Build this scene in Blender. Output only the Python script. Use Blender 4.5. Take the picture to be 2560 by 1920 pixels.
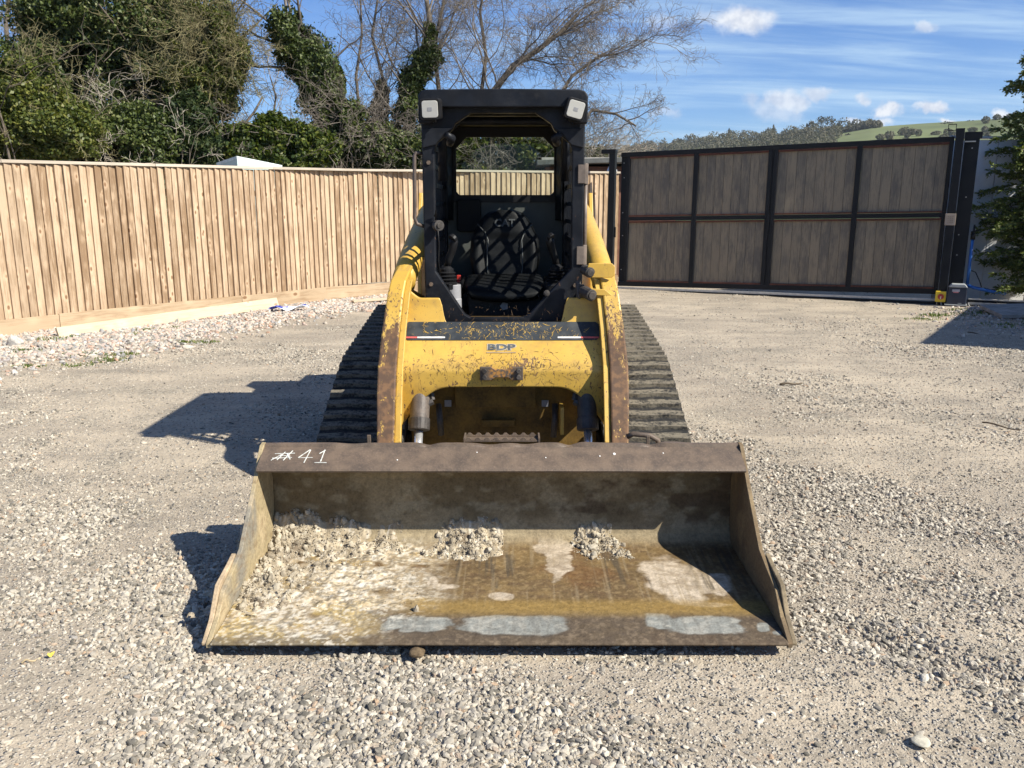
import bpy, bmesh, math, random
import numpy as np
from mathutils import Vector, Matrix
random.seed(7)
RNG = np.random.default_rng(11)
R = math.radians

# ------------------------------------------------------------------ camera, sky, sun, exposure
scene = bpy.context.scene
for o in list(bpy.data.objects):
    bpy.data.objects.remove(o)
col = scene.collection
F, PITCH, EYE = 2050.0, math.atan(450 / 2050.0), 1.5
cam_d = bpy.data.cameras.new('camera'); cam = bpy.data.objects.new('camera', cam_d); col.objects.link(cam)
cam.location = (0, 0, EYE); cam.rotation_euler = (math.pi / 2 - PITCH, 0, 0)
cam_d.sensor_fit = 'HORIZONTAL'; cam_d.sensor_width = 36.0; cam_d.lens = 36.0 * F / 2560.0
cam_d.clip_start = 0.05; cam_d.clip_end = 6000
scene.camera = cam
SUN_TO = Vector((1.02, -0.57, 1.0)).normalized()
SUN_EL = math.asin(SUN_TO.z); SUN_AZ = math.atan2(SUN_TO.x, SUN_TO.y)
sd = bpy.data.lights.new('sun', 'SUN'); sun = bpy.data.objects.new('sun', sd); col.objects.link(sun)
sd.energy = 5.0; sd.angle = R(0.53); sd.color = (1.0, 0.946, 0.832)
sun.rotation_euler = SUN_TO.to_track_quat('Z', 'Y').to_euler(); sun.location = (8, -6, 12)
scene.view_settings.view_transform = 'Standard'; scene.view_settings.look = 'None'
scene.view_settings.gamma = 1.0; scene.view_settings.exposure = 0.80; scene.view_settings.use_curve_mapping = False
try:
    scene.cycles.max_bounces = 6; scene.cycles.transparent_max_bounces = 8
except Exception:
    pass

def pray(u, v):                    # direction of the ray through a pixel of the photograph
    x = (u - 1280) / F; y = (960 - v) / F; s, c = math.sin(PITCH), math.cos(PITCH)
    return Vector((x, c + y * s, -s + y * c))
def atY(u, v, Y):
    r = pray(u, v); return Vector((0, 0, EYE)) + r * (Y / r.y)
def atZ(u, v, Z=0.0):
    r = pray(u, v); return Vector((0, 0, EYE)) + r * ((Z - EYE) / r.z)
def pxm(Y):                        # metres covered by one photo pixel at depth Y
    return Y / F * 0.98

# ------------------------------------------------------------------ numpy noise
def _h(ix, iy, iz, seed):
    n = (ix.astype(np.int64) * 374761393 + iy.astype(np.int64) * 668265263 + iz.astype(np.int64) * 2147483647 + seed * 1274126177) & 0xffffffff
    n = ((n ^ (n >> 13)) * 1274126177) & 0xffffffff
    n = n ^ (n >> 16)
    return (n & 0xffff) / 65535.0
def vnoise(x, y, z=None, seed=0):
    x = np.asarray(x, float); y = np.asarray(y, float)
    z = np.zeros_like(x) if z is None else np.asarray(z, float)
    ix, iy, iz = np.floor(x), np.floor(y), np.floor(z)
    fx, fy, fz = x - ix, y - iy, z - iz
    fx = fx * fx * (3 - 2 * fx); fy = fy * fy * (3 - 2 * fy); fz = fz * fz * (3 - 2 * fz)
    r = 0
    for dx in (0, 1):
        for dy in (0, 1):
            for dz in (0, 1):
                w = (fx if dx else 1 - fx) * (fy if dy else 1 - fy) * (fz if dz else 1 - fz)
                r = r + w * _h(ix + dx, iy + dy, iz + dz, seed)
    return r
def fbm(x, y, z=None, seed=0, oct=4):
    r = 0; a = .5; t = 0; k = 1.0
    for i in range(oct):
        r = r + a * vnoise(np.asarray(x) * k, np.asarray(y) * k, None if z is None else np.asarray(z) * k, seed + i * 17)
        t += a; a *= .5; k *= 2.03
    return r / t
def sstep(a, b, x):
    t = np.clip((np.asarray(x, float) - a) / (b - a), 0, 1); return t * t * (3 - 2 * t)

# ------------------------------------------------------------------ world: Nishita sky with cirrus and small cumulus
world = bpy.data.worlds.new('World'); scene.world = world; world.use_nodes = True
class NT:
    """small helper to write node trees"""
    def __init__(self, nt): self.nt = nt
    def n(self, t, **k):
        nd = self.nt.nodes.new(t)
        for a, b in k.items(): setattr(nd, a, b)
        return nd
    def l(self, a, b): self.nt.links.new(a, b)
    def put(self, sock, v):
        if isinstance(v, bpy.types.NodeSocket): self.l(v, sock)
        elif v is not None:
            if sock.type == 'RGBA' and len(v) == 3: v = (*v, 1)
            sock.default_value = v
    def m(self, op, a, b=None, c=None, clamp=False):
        nd = self.n('ShaderNodeMath', operation=op, use_clamp=clamp)
        self.put(nd.inputs[0], a)
        if b is not None: self.put(nd.inputs[1], b)
        if c is not None: self.put(nd.inputs[2], c)
        return nd.outputs[0]
    def v(self, op, a, b=None, scale=None):
        nd = self.n('ShaderNodeVectorMath', operation=op)
        self.put(nd.inputs[0], a)
        if b is not None: self.put(nd.inputs[1], b)
        if scale is not None: self.put(nd.inputs['Scale'], scale)
        return nd.outputs['Value'] if op in ('DOT_PRODUCT', 'LENGTH') else nd.outputs[0]
    def mix(self, f, a, b, blend='MIX'):
        nd = self.n('ShaderNodeMix', data_type='RGBA', blend_type=blend, clamp_factor=True)
        self.put(nd.inputs[0], f); self.put(nd.inputs[6], a); self.put(nd.inputs[7], b)
        return nd.outputs[2]
    def noise(self, vec, scale, detail=3, rough=.55, dist=0, out=0):
        nd = self.n('ShaderNodeTexNoise'); nd.inputs['Scale'].default_value = scale
        nd.inputs['Detail'].default_value = detail; nd.inputs['Roughness'].default_value = rough
        nd.inputs['Distortion'].default_value = dist
        if vec is not None: self.l(vec, nd.inputs['Vector'])
        return nd.outputs[out]
    def voro(self, vec, scale, feature='F1', out='Distance', rand=1.0):
        nd = self.n('ShaderNodeTexVoronoi', feature=feature); nd.inputs['Scale'].default_value = scale
        nd.inputs['Randomness'].default_value = rand
        if vec is not None: self.l(vec, nd.inputs['Vector'])
        return nd.outputs[out]
    def step(self, x, a, b, o0=0., o1=1.):
        nd = self.n('ShaderNodeMapRange', interpolation_type='SMOOTHSTEP')
        self.put(nd.inputs[0], x); self.put(nd.inputs[1], a); self.put(nd.inputs[2], b)
        self.put(nd.inputs[3], o0); self.put(nd.inputs[4], o1); return nd.outputs[0]
    def ramp(self, f, stops, interp='LINEAR'):
        nd = self.n('ShaderNodeValToRGB'); cr = nd.color_ramp; cr.interpolation = interp
        while len(cr.elements) < len(stops): cr.elements.new(.5)
        for e, (p, c) in zip(cr.elements, stops): e.position = p; e.color = (*c, 1)
        self.put(nd.inputs[0], f); return nd.outputs[0]
    def mapping(self, vec, scale=(1, 1, 1), loc=(0, 0, 0), rot=(0, 0, 0)):
        nd = self.n('ShaderNodeMapping'); self.l(vec, nd.inputs[0])
        for i, q in ((1, loc), (2, rot), (3, scale)):
            self.put(nd.inputs[i], q)
        return nd.outputs[0]
    def sep(self, vec):
        nd = self.n('ShaderNodeSeparateXYZ'); self.l(vec, nd.inputs[0]); return nd.outputs
    def comb(self, x, y, z):
        nd = self.n('ShaderNodeCombineXYZ')
        for i, q in enumerate((x, y, z)): self.put(nd.inputs[i], q)
        return nd.outputs[0]

def build_world():
    nt = world.node_tree; nt.nodes.clear(); w = NT(nt)
    sky = w.n('ShaderNodeTexSky', sky_type='NISHITA'); sky.sun_disc = False
    sky.sun_elevation = SUN_EL; sky.sun_rotation = SUN_AZ; sky.air_density = 1.0; sky.dust_density = 0.25; sky.ozone_density = 3.0
    gen = w.n('ShaderNodeTexCoord').outputs['Generated']
    d = w.v('NORMALIZE', gen); x, y, z = w.sep(d)
    zc = w.m('MAXIMUM', z, 0.02)
    # cirrus sheet: noise on a plane far overhead, drawn out along one direction
    zz = w.m('ADD', zc, .12)
    pl = w.comb(w.m('DIVIDE', x, zz), w.m('DIVIDE', y, zz), 0.0)
    st = w.mapping(pl, scale=(.55, 2.6, 1), rot=(0, 0, R(-14)))
    big = w.noise(w.mapping(pl, scale=(.35, .8, 1), loc=(3.1, 1.7, 0)), 1.0, 2)
    fine = w.noise(st, 1.5, 6, .62, .35)
    fine2 = w.noise(w.mapping(pl, scale=(.35, 3.6, 1), rot=(0, 0, R(-22)), loc=(5, 2, 0)), 1.3, 5, .6, .5)
    cir = w.m('MULTIPLY', w.step(fine, .36, .74), w.step(big, .34, .60))
    cir = w.m('ADD', cir, w.m('MULTIPLY', w.step(fine2, .50, .80), .55))
    cir = w.m('MULTIPLY', cir, w.step(x, -.25, .25, .15, 1.0))
    cir = w.m('MULTIPLY', cir, .70, clamp=True)
    # small fair-weather cumulus, each at its own bearing and height
    yy = w.m('MAXIMUM', y, .05)
    u = w.m('DIVIDE', x, yy); v = w.m('DIVIDE', z, yy); uv = w.comb(u, v, 0.0)
    wob = w.noise(uv, 28, 5, .62, 0, 1)
    wob = w.v('SUBTRACT', wob, (.5, .5, .5))
    uvw = w.v('ADD', uv, w.v('MULTIPLY', wob, (.055, .030, 0)))
    tot = None
    for (px, py, rx, ry, a) in CUMULUS:
        r = pray(px, py); cu, cv = r.x / r.y, r.z / r.y
        q = w.v('MULTIPLY', w.v('SUBTRACT', uvw, (cu, cv, 0)), (F / rx, F / ry, 0))
        e = w.m('MULTIPLY', w.step(w.v('LENGTH', q), .35, 1.15, 1., 0.), a)
        tot = e if tot is None else w.m('MAXIMUM', tot, e)
    tot = w.m('MULTIPLY', tot, w.step(y, .05, .2))
    cl = w.noise(uv, 45, 4, .6)
    ccol = w.mix(w.step(cl, .35, .65), (7.6, 8.3, 9.8), (11.0, 11.3, 11.8))
    skyc = w.mix(1.0, sky.outputs[0], (0.82, 1.13, 1.64), 'MULTIPLY')
    c = w.mix(cir, skyc, (6.8, 9.2, 11.6))
    c = w.mix(tot, c, ccol)
    bg = w.n('ShaderNodeBackground'); w.l(c, bg.inputs[0]); bg.inputs[1].default_value = 0.05
    out = w.n('ShaderNodeOutputWorld'); w.l(bg.outputs[0], out.inputs[0])
CUMULUS = [(1850, 52, 95, 30, 1.0), (1770, 48, 40, 22, .45), (1665, 60, 50, 22, .35), (2310, 68, 36, 14, .6),
           (1970, 252, 60, 26, .75), (1935, 275, 70, 30, .45), (1875, 252, 34, 18, .45), (2045, 238, 46, 18, .7),
           (2160, 246, 22, 12, .75), (2215, 278, 40, 20, .95), (2330, 271, 50, 17, .95), (1660, 284, 34, 14, .4),
           (2380, 306, 30, 10, .95), (2170, 306, 60, 14, .95), (2125, 297, 26, 12, .8), (2500, 292, 40, 14, .9)]
build_world()

# ------------------------------------------------------------------ mesh helpers
class MB:
    def __init__(self): self.v = []; self.f = []; self.w = []; self.mi = []; self.cur = 0; self.wear = 0.0
    def add(self, vs, fs, wear=None):
        b = len(self.v); self.v += [tuple(p) for p in vs]
        if wear is None: wear = [self.wear] * len(vs)
        self.w += list(wear)
        self.f += [tuple(i + b for i in q) for q in fs]; self.mi += [self.cur] * len(fs); return self
    def box(self, c, s, rot=None):
        hx, hy, hz = s[0] / 2, s[1] / 2, s[2] / 2; c = Vector(c)
        vs = [Vector((x, y, z)) for z in (-hz, hz) for y in (-hy, hy) for x in (-hx, hx)]
        if rot is not None: vs = [rot @ p for p in vs]
        return self.add([p + c for p in vs], [(0, 2, 3, 1), (4, 5, 7, 6), (0, 1, 5, 4), (2, 6, 7, 3), (0, 4, 6, 2), (1, 3, 7, 5)])
    def bb(self, a, b):
        return self.box([(a[i] + b[i]) / 2 for i in range(3)], [abs(b[i] - a[i]) for i in range(3)])
    def prism(self, poly, axis, a, b):
        """closed 2-D outline drawn out along an axis (x: outline is y,z; y: x,z; z: x,y)"""
        n = len(poly); P = []
        for t in (a, b):
            for p, q in poly:
                P.append({'x': (t, p, q), 'y': (p, t, q), 'z': (p, q, t)}[axis])
        fs = [tuple(range(n)), tuple(range(2 * n - 1, n - 1, -1))]
        fs += [(i, i + n, (i + 1) % n + n, (i + 1) % n) for i in range(n)]
        return self.add(P, fs)
    def tube(self, pts, r, n=8, caps=True):
        pts = [Vector(p) for p in pts]; m = len(pts)
        rs = r if isinstance(r, (list, tuple)) else [r] * m
        vs = []; prev = None
        for i, p in enumerate(pts):
            t = (pts[min(i + 1, m - 1)] - pts[max(i - 1, 0)])
            if t.length < 1e-9: t = Vector((0, 0, 1))
            t.normalize()
            if prev is None:
                a = Vector((0, 0, 1)) if abs(t.z) < .9 else Vector((1, 0, 0)); u = t.cross(a).normalized()
            else:
                u = (prev - t * prev.dot(t))
                u = u.normalized() if u.length > 1e-6 else t.orthogonal().normalized()
            prev = u; w = t.cross(u)
            for k in range(n):
                an = 2 * math.pi * k / n; vs.append(p + (u * math.cos(an) + w * math.sin(an)) * rs[i])
        fs = [(i * n + k, i * n + (k + 1) % n, (i + 1) * n + (k + 1) % n, (i + 1) * n + k) for i in range(m - 1) for k in range(n)]
        if caps: fs += [tuple(range(n - 1, -1, -1)), tuple(range((m - 1) * n, m * n))]
        return self.add(vs, fs)
    def grid(self, fn, us, vs_, wear=None):
        P = []; W = []
        for b in vs_:
            for a in us:
                P.append(fn(a, b)); W.append(wear(a, b) if wear else self.wear)
        n = len(us)
        fs = [(j * n + i, j * n + i + 1, (j + 1) * n + i + 1, (j + 1) * n + i) for j in range(len(vs_) - 1) for i in range(n - 1)]
        return self.add(P, fs, W)
    def mirror_x(self):
        """adds a copy mirrored about x=0"""
        b = len(self.v); nf = len(self.f)
        self.v += [(-p[0], p[1], p[2]) for p in self.v[:b]]; self.w += self.w[:b]
        self.f += [tuple(i + b for i in reversed(q)) for q in self.f[:nf]]; self.mi += self.mi[:nf]; return self

ORG = {}
def base(o):
    return ORG.get(o.name, Vector((0, 0, 0))) if o is not None else Vector((0, 0, 0))
def tag(o, label=None, cat=None, group=None, kind=None):
    if label: o['label'] = label
    if cat: o['category'] = cat
    if group: o['group'] = group
    if kind: o['kind'] = kind
    return o
def empty(name, loc, label=None, cat=None, group=None, kind=None):
    o = bpy.data.objects.new(name, None); o.location = loc; col.objects.link(o); o.empty_display_size = .1
    ORG[o.name] = Vector(loc); return tag(o, label, cat, group, kind)
def link(name, me, parent=None, loc=(0, 0, 0)):
    o = bpy.data.objects.new(name, me); col.objects.link(o)
    o.location = Vector(loc) - base(parent); ORG[o.name] = Vector(loc)
    if parent is not None: o.parent = parent
    return o
def build(mb, name, mats, parent=None, bevel=0, smooth=False, seg=2, solid=0, angle=35, shift=(0, 0, 0), origin=None):
    """one mesh object; verts are given in world metres (+shift), the origin goes to the foot of the piece"""
    V = np.array(mb.v, float) + np.array(shift)
    if origin is None:
        origin = np.array([(V[:, 0].min() + V[:, 0].max()) / 2, (V[:, 1].min() + V[:, 1].max()) / 2, V[:, 2].min()])
    else: origin = np.array(origin, float)
    me = bpy.data.meshes.new(name); me.from_pydata((V - origin).tolist(), [], mb.f); me.update()
    if any(mb.w):
        at = me.attributes.new('wear', 'FLOAT', 'POINT'); at.data.foreach_set('value', np.array(mb.w, np.float32))
    mats = mats if isinstance(mats, (list, tuple)) else [mats]
    for m in mats: me.materials.append(m)
    if len(mats) > 1: me.polygons.foreach_set('material_index', mb.mi)
    if smooth: me.polygons.foreach_set('use_smooth', [True] * len(me.polygons))
    o = link(name, me, parent, origin)
    if bevel:
        b = o.modifiers.new('bevel', 'BEVEL'); b.width = bevel; b.segments = seg; b.limit_method = 'ANGLE'; b.angle_limit = R(angle)
    if solid:
        s = o.modifiers.new('thickness', 'SOLIDIFY'); s.thickness = solid; s.offset = -1
    return o
def np_mesh(name, V, Fc, mats, parent=None, smooth=False, colors=None, loc=(0, 0, 0)):
    """fast mesh from numpy: V (n,3), Fc (m,3 or 4)"""
    me = bpy.data.meshes.new(name); V = np.asarray(V, np.float32) - np.array(loc, np.float32); Fc = np.asarray(Fc, np.int32); m, k = Fc.shape
    me.vertices.add(len(V)); me.vertices.foreach_set('co', V.ravel())
    me.loops.add(m * k); me.loops.foreach_set('vertex_index', Fc.ravel())
    me.polygons.add(m); me.polygons.foreach_set('loop_start', np.arange(0, m * k, k, dtype=np.int32))
    me.update(calc_edges=True)
    for q in (mats if isinstance(mats, (list, tuple)) else [mats]): me.materials.append(q)
    if smooth: me.polygons.foreach_set('use_smooth', np.ones(m, bool))
    if colors is not None:
        at = me.color_attributes.new('Col', 'FLOAT_COLOR', 'POINT'); C4 = np.ones((len(V), 4), np.float32); C4[:, :3] = colors
        at.data.foreach_set('color', C4.ravel())
    me.validate()
    return link(name, me, parent, loc)
def dup(o, name, parent, loc):
    c = o.copy(); c.name = name; col.objects.link(c); c.parent = parent
    c.location = Vector(loc) - base(parent); ORG[c.name] = Vector(loc); return c

# ------------------------------------------------------------------ materials
MATS = {}
def mat(name):
    m = bpy.data.materials.new(name); m.use_nodes = True; nt = m.node_tree; nt.nodes.clear(); w = NT(nt)
    out = w.n('ShaderNodeOutputMaterial'); p = w.n('ShaderNodeBsdfPrincipled'); w.l(p.outputs[0], out.inputs[0]); MATS[name] = m
    w.p = p; w.out = out; w.obj = w.n('ShaderNodeTexCoord').outputs['Object']
    return m, w
def fin(w, color=None, rough=None, metal=None, spec=None, bump=None, bs=.4, bd=.004):
    P = w.p.inputs
    if color is not None: w.put(P['Base Color'], color)
    if rough is not None: w.put(P['Roughness'], rough)
    if metal is not None: w.put(P['Metallic'], metal)
    if spec is not None: w.put(P['Specular IOR Level'], spec)
    if bump is not None:
        b = w.n('ShaderNodeBump'); b.inputs['Strength'].default_value = bs; b.inputs['Distance'].default_value = bd
        w.l(bump, b.inputs['Height']); w.l(b.outputs[0], P['Normal'])
def worldpos(w): return w.n('ShaderNodeNewGeometry').outputs['Position']

def m_simple(name, c, rough=.6, metal=0, spec=.5, var=.25, scale=9, bump=.0):
    m, w = mat(name); ps = worldpos(w)
    n = w.noise(ps, scale, 5, .6); n2 = w.noise(ps, scale * 9, 3, .6)
    k = w.m('ADD', w.m('MULTIPLY', n, .7), w.m('MULTIPLY', n2, .3))
    cc = w.mix(w.step(k, .3, .7), tuple(q * (1 - var) for q in c), tuple(min(1, q * (1 + var)) for q in c))
    fin(w, cc, w.step(n, .3, .7, max(.05, rough - .1), min(1, rough + .1)), metal, spec, n2 if bump else None, .3, bump or .001)
    return m
def m_yellow():
    m, w = mat('worn_yellow_paint'); ps = worldpos(w)
    wear = w.n('ShaderNodeAttribute', attribute_name='wear').outputs['Fac']
    base_c = w.mix(w.step(w.noise(ps, 3.0, 4), .35, .7), (.50, .305, .050), (.565, .360, .074))
    base_c = w.mix(w.m('MULTIPLY', w.step(w.noise(ps, 14, 6, .7), .45, .72), .55), base_c, (.33, .205, .065))     # grime film
    # chips: small broken flecks
    n1 = w.noise(w.mapping(ps, scale=(1, 1, .6)), 55, 5, .68, 1.6)
    n2 = w.noise(w.mapping(ps, rot=(.3, .5, .7), scale=(1, 1, .4)), 85, 3, .6, .4)
    zone = w.noise(ps, 6.5, 4, .65)
    lim = w.m('SUBTRACT', .700, w.m('MULTIPLY', wear, .23))
    lim = w.m('SUBTRACT', lim, w.m('MULTIPLY', w.step(zone, .45, .75), .09))
    chip = w.m('MAXIMUM', w.step(w.m('SUBTRACT', n1, lim), 0, .03), w.step(w.m('SUBTRACT', n2, w.m('ADD', lim, .02)), 0, .03))
    # scratches: thin contour lines of a drawn-out noise
    def lines(rot, sc, wd):
        q = w.noise(w.mapping(ps, rot=rot, scale=(1, 1, .28)), sc, 2, .5, .6)
        return w.step(w.m('ABSOLUTE', w.m('SUBTRACT', q, .5)), 0, wd, 1, 0)
    gate_ = w.step(w.noise(w.mapping(ps, loc=(4, 1, 2)), 7.5, 3), .52, .60)
    gate2 = w.step(w.noise(w.mapping(ps, loc=(9, 5, 2)), 9, 3), .53, .60)
    scr = w.m('MAXIMUM', w.m('MULTIPLY', lines((.2, .9, .1), 13, .012), gate_), w.m('MULTIPLY', lines((.1, -.7, .3), 17, .010), gate2))
    scr = w.m('MULTIPLY', scr, w.step(wear, 0, .25, .15, .9))
    # bare, browned steel where the wear is heavy
    nb = w.noise(w.mapping(ps, scale=(1.3, 1, .45)), 22, 6, .7, .3)
    bare = w.step(w.m('ADD', nb, w.m('SUBTRACT', w.m('MULTIPLY', wear, 1.0), .58)), .50, .56)
    rust = w.mix(w.step(w.noise(ps, 30, 4), .4, .65), (.085, .048, .028), (.16, .085, .04))
    dk = w.m('MAXIMUM', w.m('MAXIMUM', chip, scr), bare)
    c = w.mix(dk, base_c, rust)
    fin(w, c, w.mix(dk, (.42, .42, .42), (.75, .75, .75)), 0, .45, w.m('SUBTRACT', w.m('MULTIPLY', w.noise(ps, 5, 3), .6), w.m('MULTIPLY', dk, .5)), .3, .003)
    return m
def m_blackpaint():
    m, w = mat('worn_black_paint'); ps = worldpos(w)
    wear = w.n('ShaderNodeAttribute', attribute_name='wear').outputs['Fac']
    c = w.mix(w.step(w.noise(ps, 6, 5, .65), .35, .7), (.004, .005, .008), (.011, .013, .018))
    dust = w.step(w.noise(ps, 11, 6, .7), .52, .8)
    c = w.mix(w.m('MULTIPLY', dust, .22), c, (.11, .10, .085))
    ch = w.m('SUBTRACT', w.noise(w.mapping(ps, scale=(1, 1, .35)), 40, 5, .7), w.m('SUBTRACT', .74, w.m('MULTIPLY', wear, .28)))
    c = w.mix(w.step(ch, 0, .04), c, (.12, .065, .04))
    fin(w, c, w.step(w.noise(ps, 8, 4), .3, .7, .38, .65), 0, .22, w.noise(ps, 60, 3), .15, .002)
    return m
def m_vcol(name, rough=.8, bump=.006, sc=70, spec=.3, metal=0):
    m, w = mat(name); ps = worldpos(w)
    c = w.n('ShaderNodeVertexColor', layer_name='Col').outputs[0]
    n = w.noise(ps, sc, 5, .65); n2 = w.noise(ps, sc * 3, 3, .6)
    c = w.mix(1.0, c, w.ramp(w.m('ADD', w.m('MULTIPLY', n, .6), w.m('MULTIPLY', n2, .4)), [(.28, (.55, .54, .52)), (.5, (.98, .98, .98)), (.72, (1.35, 1.34, 1.32))]), 'MULTIPLY')
    fin(w, c, rough, metal, spec, n, .5, bump)
    return m
def m_rust(name='rusty_steel', a=(.078, .057, .042), b=(.150, .106, .072)):
    m, w = mat(name); ps = worldpos(w)
    n = w.noise(ps, 12, 7, .68); n2 = w.noise(ps, 120, 3, .6)
    c = w.mix(w.step(n, .32, .68), a, b)
    c = w.mix(w.m('MULTIPLY', w.step(n2, .5, .75), .5), c, (.20, .14, .10))
    c = w.mix(w.m('MULTIPLY', w.step(w.noise(ps, 3.2, 5, .7), .55, .75), .4), c, (.17, .13, .085))
    fin(w, c, .62, 0, .5, n2, .4, .003)
    return m
def m_rubber(name='dusty_rubber', amt=.9, lo=.42):
    m, w = mat(name); ps = worldpos(w)
    n = w.noise(w.mapping(ps, scale=(1, 3, 3)), 14, 6, .72, .3); n2 = w.noise(ps, 75, 4, .6)
    dust = w.m('MULTIPLY', w.step(w.m('SUBTRACT', w.m('ADD', w.m('MULTIPLY', n, .6), w.m('MULTIPLY', n2, .4)), lo), .0, .2), amt)
    c = w.mix(dust, (.016, .016, .017), (.185, .162, .122))
    fin(w, c, .85, 0, .3, n2, .4, .004)
    return m
def m_wood(name, light, dark, grain_axis='z', knots=True, scale=1.0, vary=.5, rough=.75):
    m, w = mat(name)
    rnd = w.n('ShaderNodeObjectInfo').outputs['Random']
    off = w.comb(w.m('MULTIPLY', rnd, 37.0), w.m('MULTIPLY', rnd, 91.0), w.m('MULTIPLY', rnd, 53.0))
    q = w.v('ADD', w.obj, off)
    s = {'z': (1, 1, .07), 'x': (.07, 1, 1), 'y': (1, .07, 1)}[grain_axis]
    g = w.noise(w.mapping(q, scale=s), 38 * scale, 5, .65, .9)
    g2 = w.noise(w.mapping(q, scale=s), 120 * scale, 3, .6, .2)
    bl = w.noise(w.mapping(q, scale=tuple(max(a, .35) for a in s)), 5.5 * scale, 4, .6)
    t = w.m('ADD', w.m('ADD', w.m('MULTIPLY', g, .46), w.m('MULTIPLY', g2, .12)), w.m('MULTIPLY', bl, .42))
    t = w.m('ADD', t, w.m('MULTIPLY', w.m('SUBTRACT', rnd, .5), .26 * vary))
    c = w.mix(w.step(t, .38, .60), dark, light)
    hue = w.m('FRACT', w.m('MULTIPLY', rnd, 7.31))
    c = w.mix(w.m('MULTIPLY', w.step(hue, .62, 1.0), .45 * vary), c, tuple(a * .55 for a in dark))
    c = w.mix(w.m('MULTIPLY', w.step(w.m('FRACT', w.m('MULTIPLY', rnd, 13.7)), .6, 1.0), .4 * vary), c, tuple(min(1, a * 1.22) for a in light))
    if knots:
        ks = {'z': (1, .01, .62), 'x': (.62, .01, 1), 'y': (1, .62, .01)}[grain_axis]
        k = w.voro(w.mapping(q, scale=ks), 9.5 * scale)
        sel = w.step(w.voro(w.mapping(q, scale=ks), 9.5 * scale, out='Color'), .50, .53)
        ring = w.m('MULTIPLY', w.step(k, .09, .22, 1, 0), sel)
        halo = w.m('MULTIPLY', w.step(k, .15, .55, 1, 0), sel)
        c = w.mix(w.m('MULTIPLY', halo, .38), c, tuple(min(1, a * 1.42) for a in light))
        c = w.mix(w.m('MULTIPLY', ring, .82), c, (.16, .075, .03))
    fin(w, c, rough, 0, .25, w.m('ADD', g, w.m('MULTIPLY', g2, .5)), .25, .003)
    return m
def m_stone(name, stops, rough=.85):
    m, w = mat(name); rnd = w.n('ShaderNodeObjectInfo').outputs['Random']
    c = w.ramp(rnd, stops); n = w.noise(w.obj, 2.2, 5, .65)
    c = w.mix(1.0, c, w.ramp(n, [(.25, (.70, .69, .67)), (.75, (1.2, 1.2, 1.2))]), 'MULTIPLY')
    fin(w, c, rough, 0, .3); return m
def m_leaf(name, stops, rough=.42, spec=.5, trans=.25):
    m, w = mat(name); g = w.n('ShaderNodeNewGeometry')
    c = w.ramp(g.outputs['Random Per Island'], stops)
    c = w.mix(1.0, c, w.ramp(w.noise(g.outputs['Position'], .9, 3), [(.3, (.72, .78, .70)), (.7, (1.25, 1.2, 1.1))]), 'MULTIPLY')
    fin(w, c, rough, 0, spec)
    tr = w.n('ShaderNodeBsdfTranslucent'); w.l(w.mix(1., c, (1.25, 1.4, .55), 'MULTIPLY'), tr.inputs[0])
    mx = w.n('ShaderNodeMixShader'); mx.inputs[0].default_value = trans
    w.l(w.p.outputs[0], mx.inputs[1]); w.l(tr.outputs[0], mx.inputs[2]); w.l(mx.outputs[0], w.out.inputs[0]); return m
GRIMY_SHADED = m_simple('grimy_shaded_yellow_paint', (.135, .080, .018), .75, 0, .3, .55, 9, .002)  # dirty chassis yellow, with the shade under the front plate darkened into the colour
YEL, BLK, RUB, RUST = m_yellow(), m_blackpaint(), m_rubber('dark_track_rubber', .35, .46), m_rust(); LUGM = m_rubber('dusty_tread_rubber', .85, .37)
STEEL = m_simple('chromed_rod', (.80, .80, .80), .30, .75, .5, .05)
DARKMET = m_simple('grimy_dark_metal', (.06, .052, .046), .6, .3, .5, .5, 16, .002)
SCREEN = m_simple('grey_cab_lining', (.075, .083, .077), .7, 0, .3, .15)
VINYL = m_simple('black_vinyl', (.008, .009, .010), .48, 0, .11, .2)
PLASTIC = m_simple('black_plastic', (.008, .008, .009), .5, 0, .25, .3)
GREYPL = m_simple('grey_plastic', (.26, .26, .27), .5, 0, .4, .12)
CHALK = m_simple('white_chalk', (.50, .50, .46), .9, 0, .1, .35, 60)
REDP = m_simple('faded_red_print', (.55, .10, .09), .5, 0, .4, .2, 30)
WHITEP = m_simple('faded_white_print', (.66, .63, .58), .5, 0, .4, .2, 30)
CHARCOAL = m_simple('charcoal_powder_coat', (.010, .011, .013), .5, 0, .2, .2, 5)
OXIDE = m_simple('red_oxide_primer', (.085, .031, .020), .7, 0, .3, .45, 7)
GALV = m_simple('galvanised_steel', (.46, .45, .42), .5, .3, .5, .2, 25)
BRIGHTY = m_simple('bright_yellow_plastic', (.75, .52, .03), .4, 0, .5, .06)
REDK = m_simple('red_plastic', (.42, .03, .02), .4, 0, .5, .1)
BEIGE = m_simple('beige_plate', (.36, .29, .22), .5, 0, .4, .1)
NAVY = m_simple('navy_motor_cover', (.018, .024, .042), .45, 0, .5, .2)
PALEGREY = m_simple('pale_grey_plastic', (.34, .36, .36), .45, 0, .5, .12)
BLUEP = m_simple('blue_water_pipe', (.02, .12, .40), .4, 0, .5, .15)
WHITEW = m_simple('white_wall_paint', (.70, .71, .72), .6, 0, .3, .08, 3)
CARAVAN = m_simple('pale_green_caravan_skin', (.52, .62, .58), .35, 0, .5, .05, 2)
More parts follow.
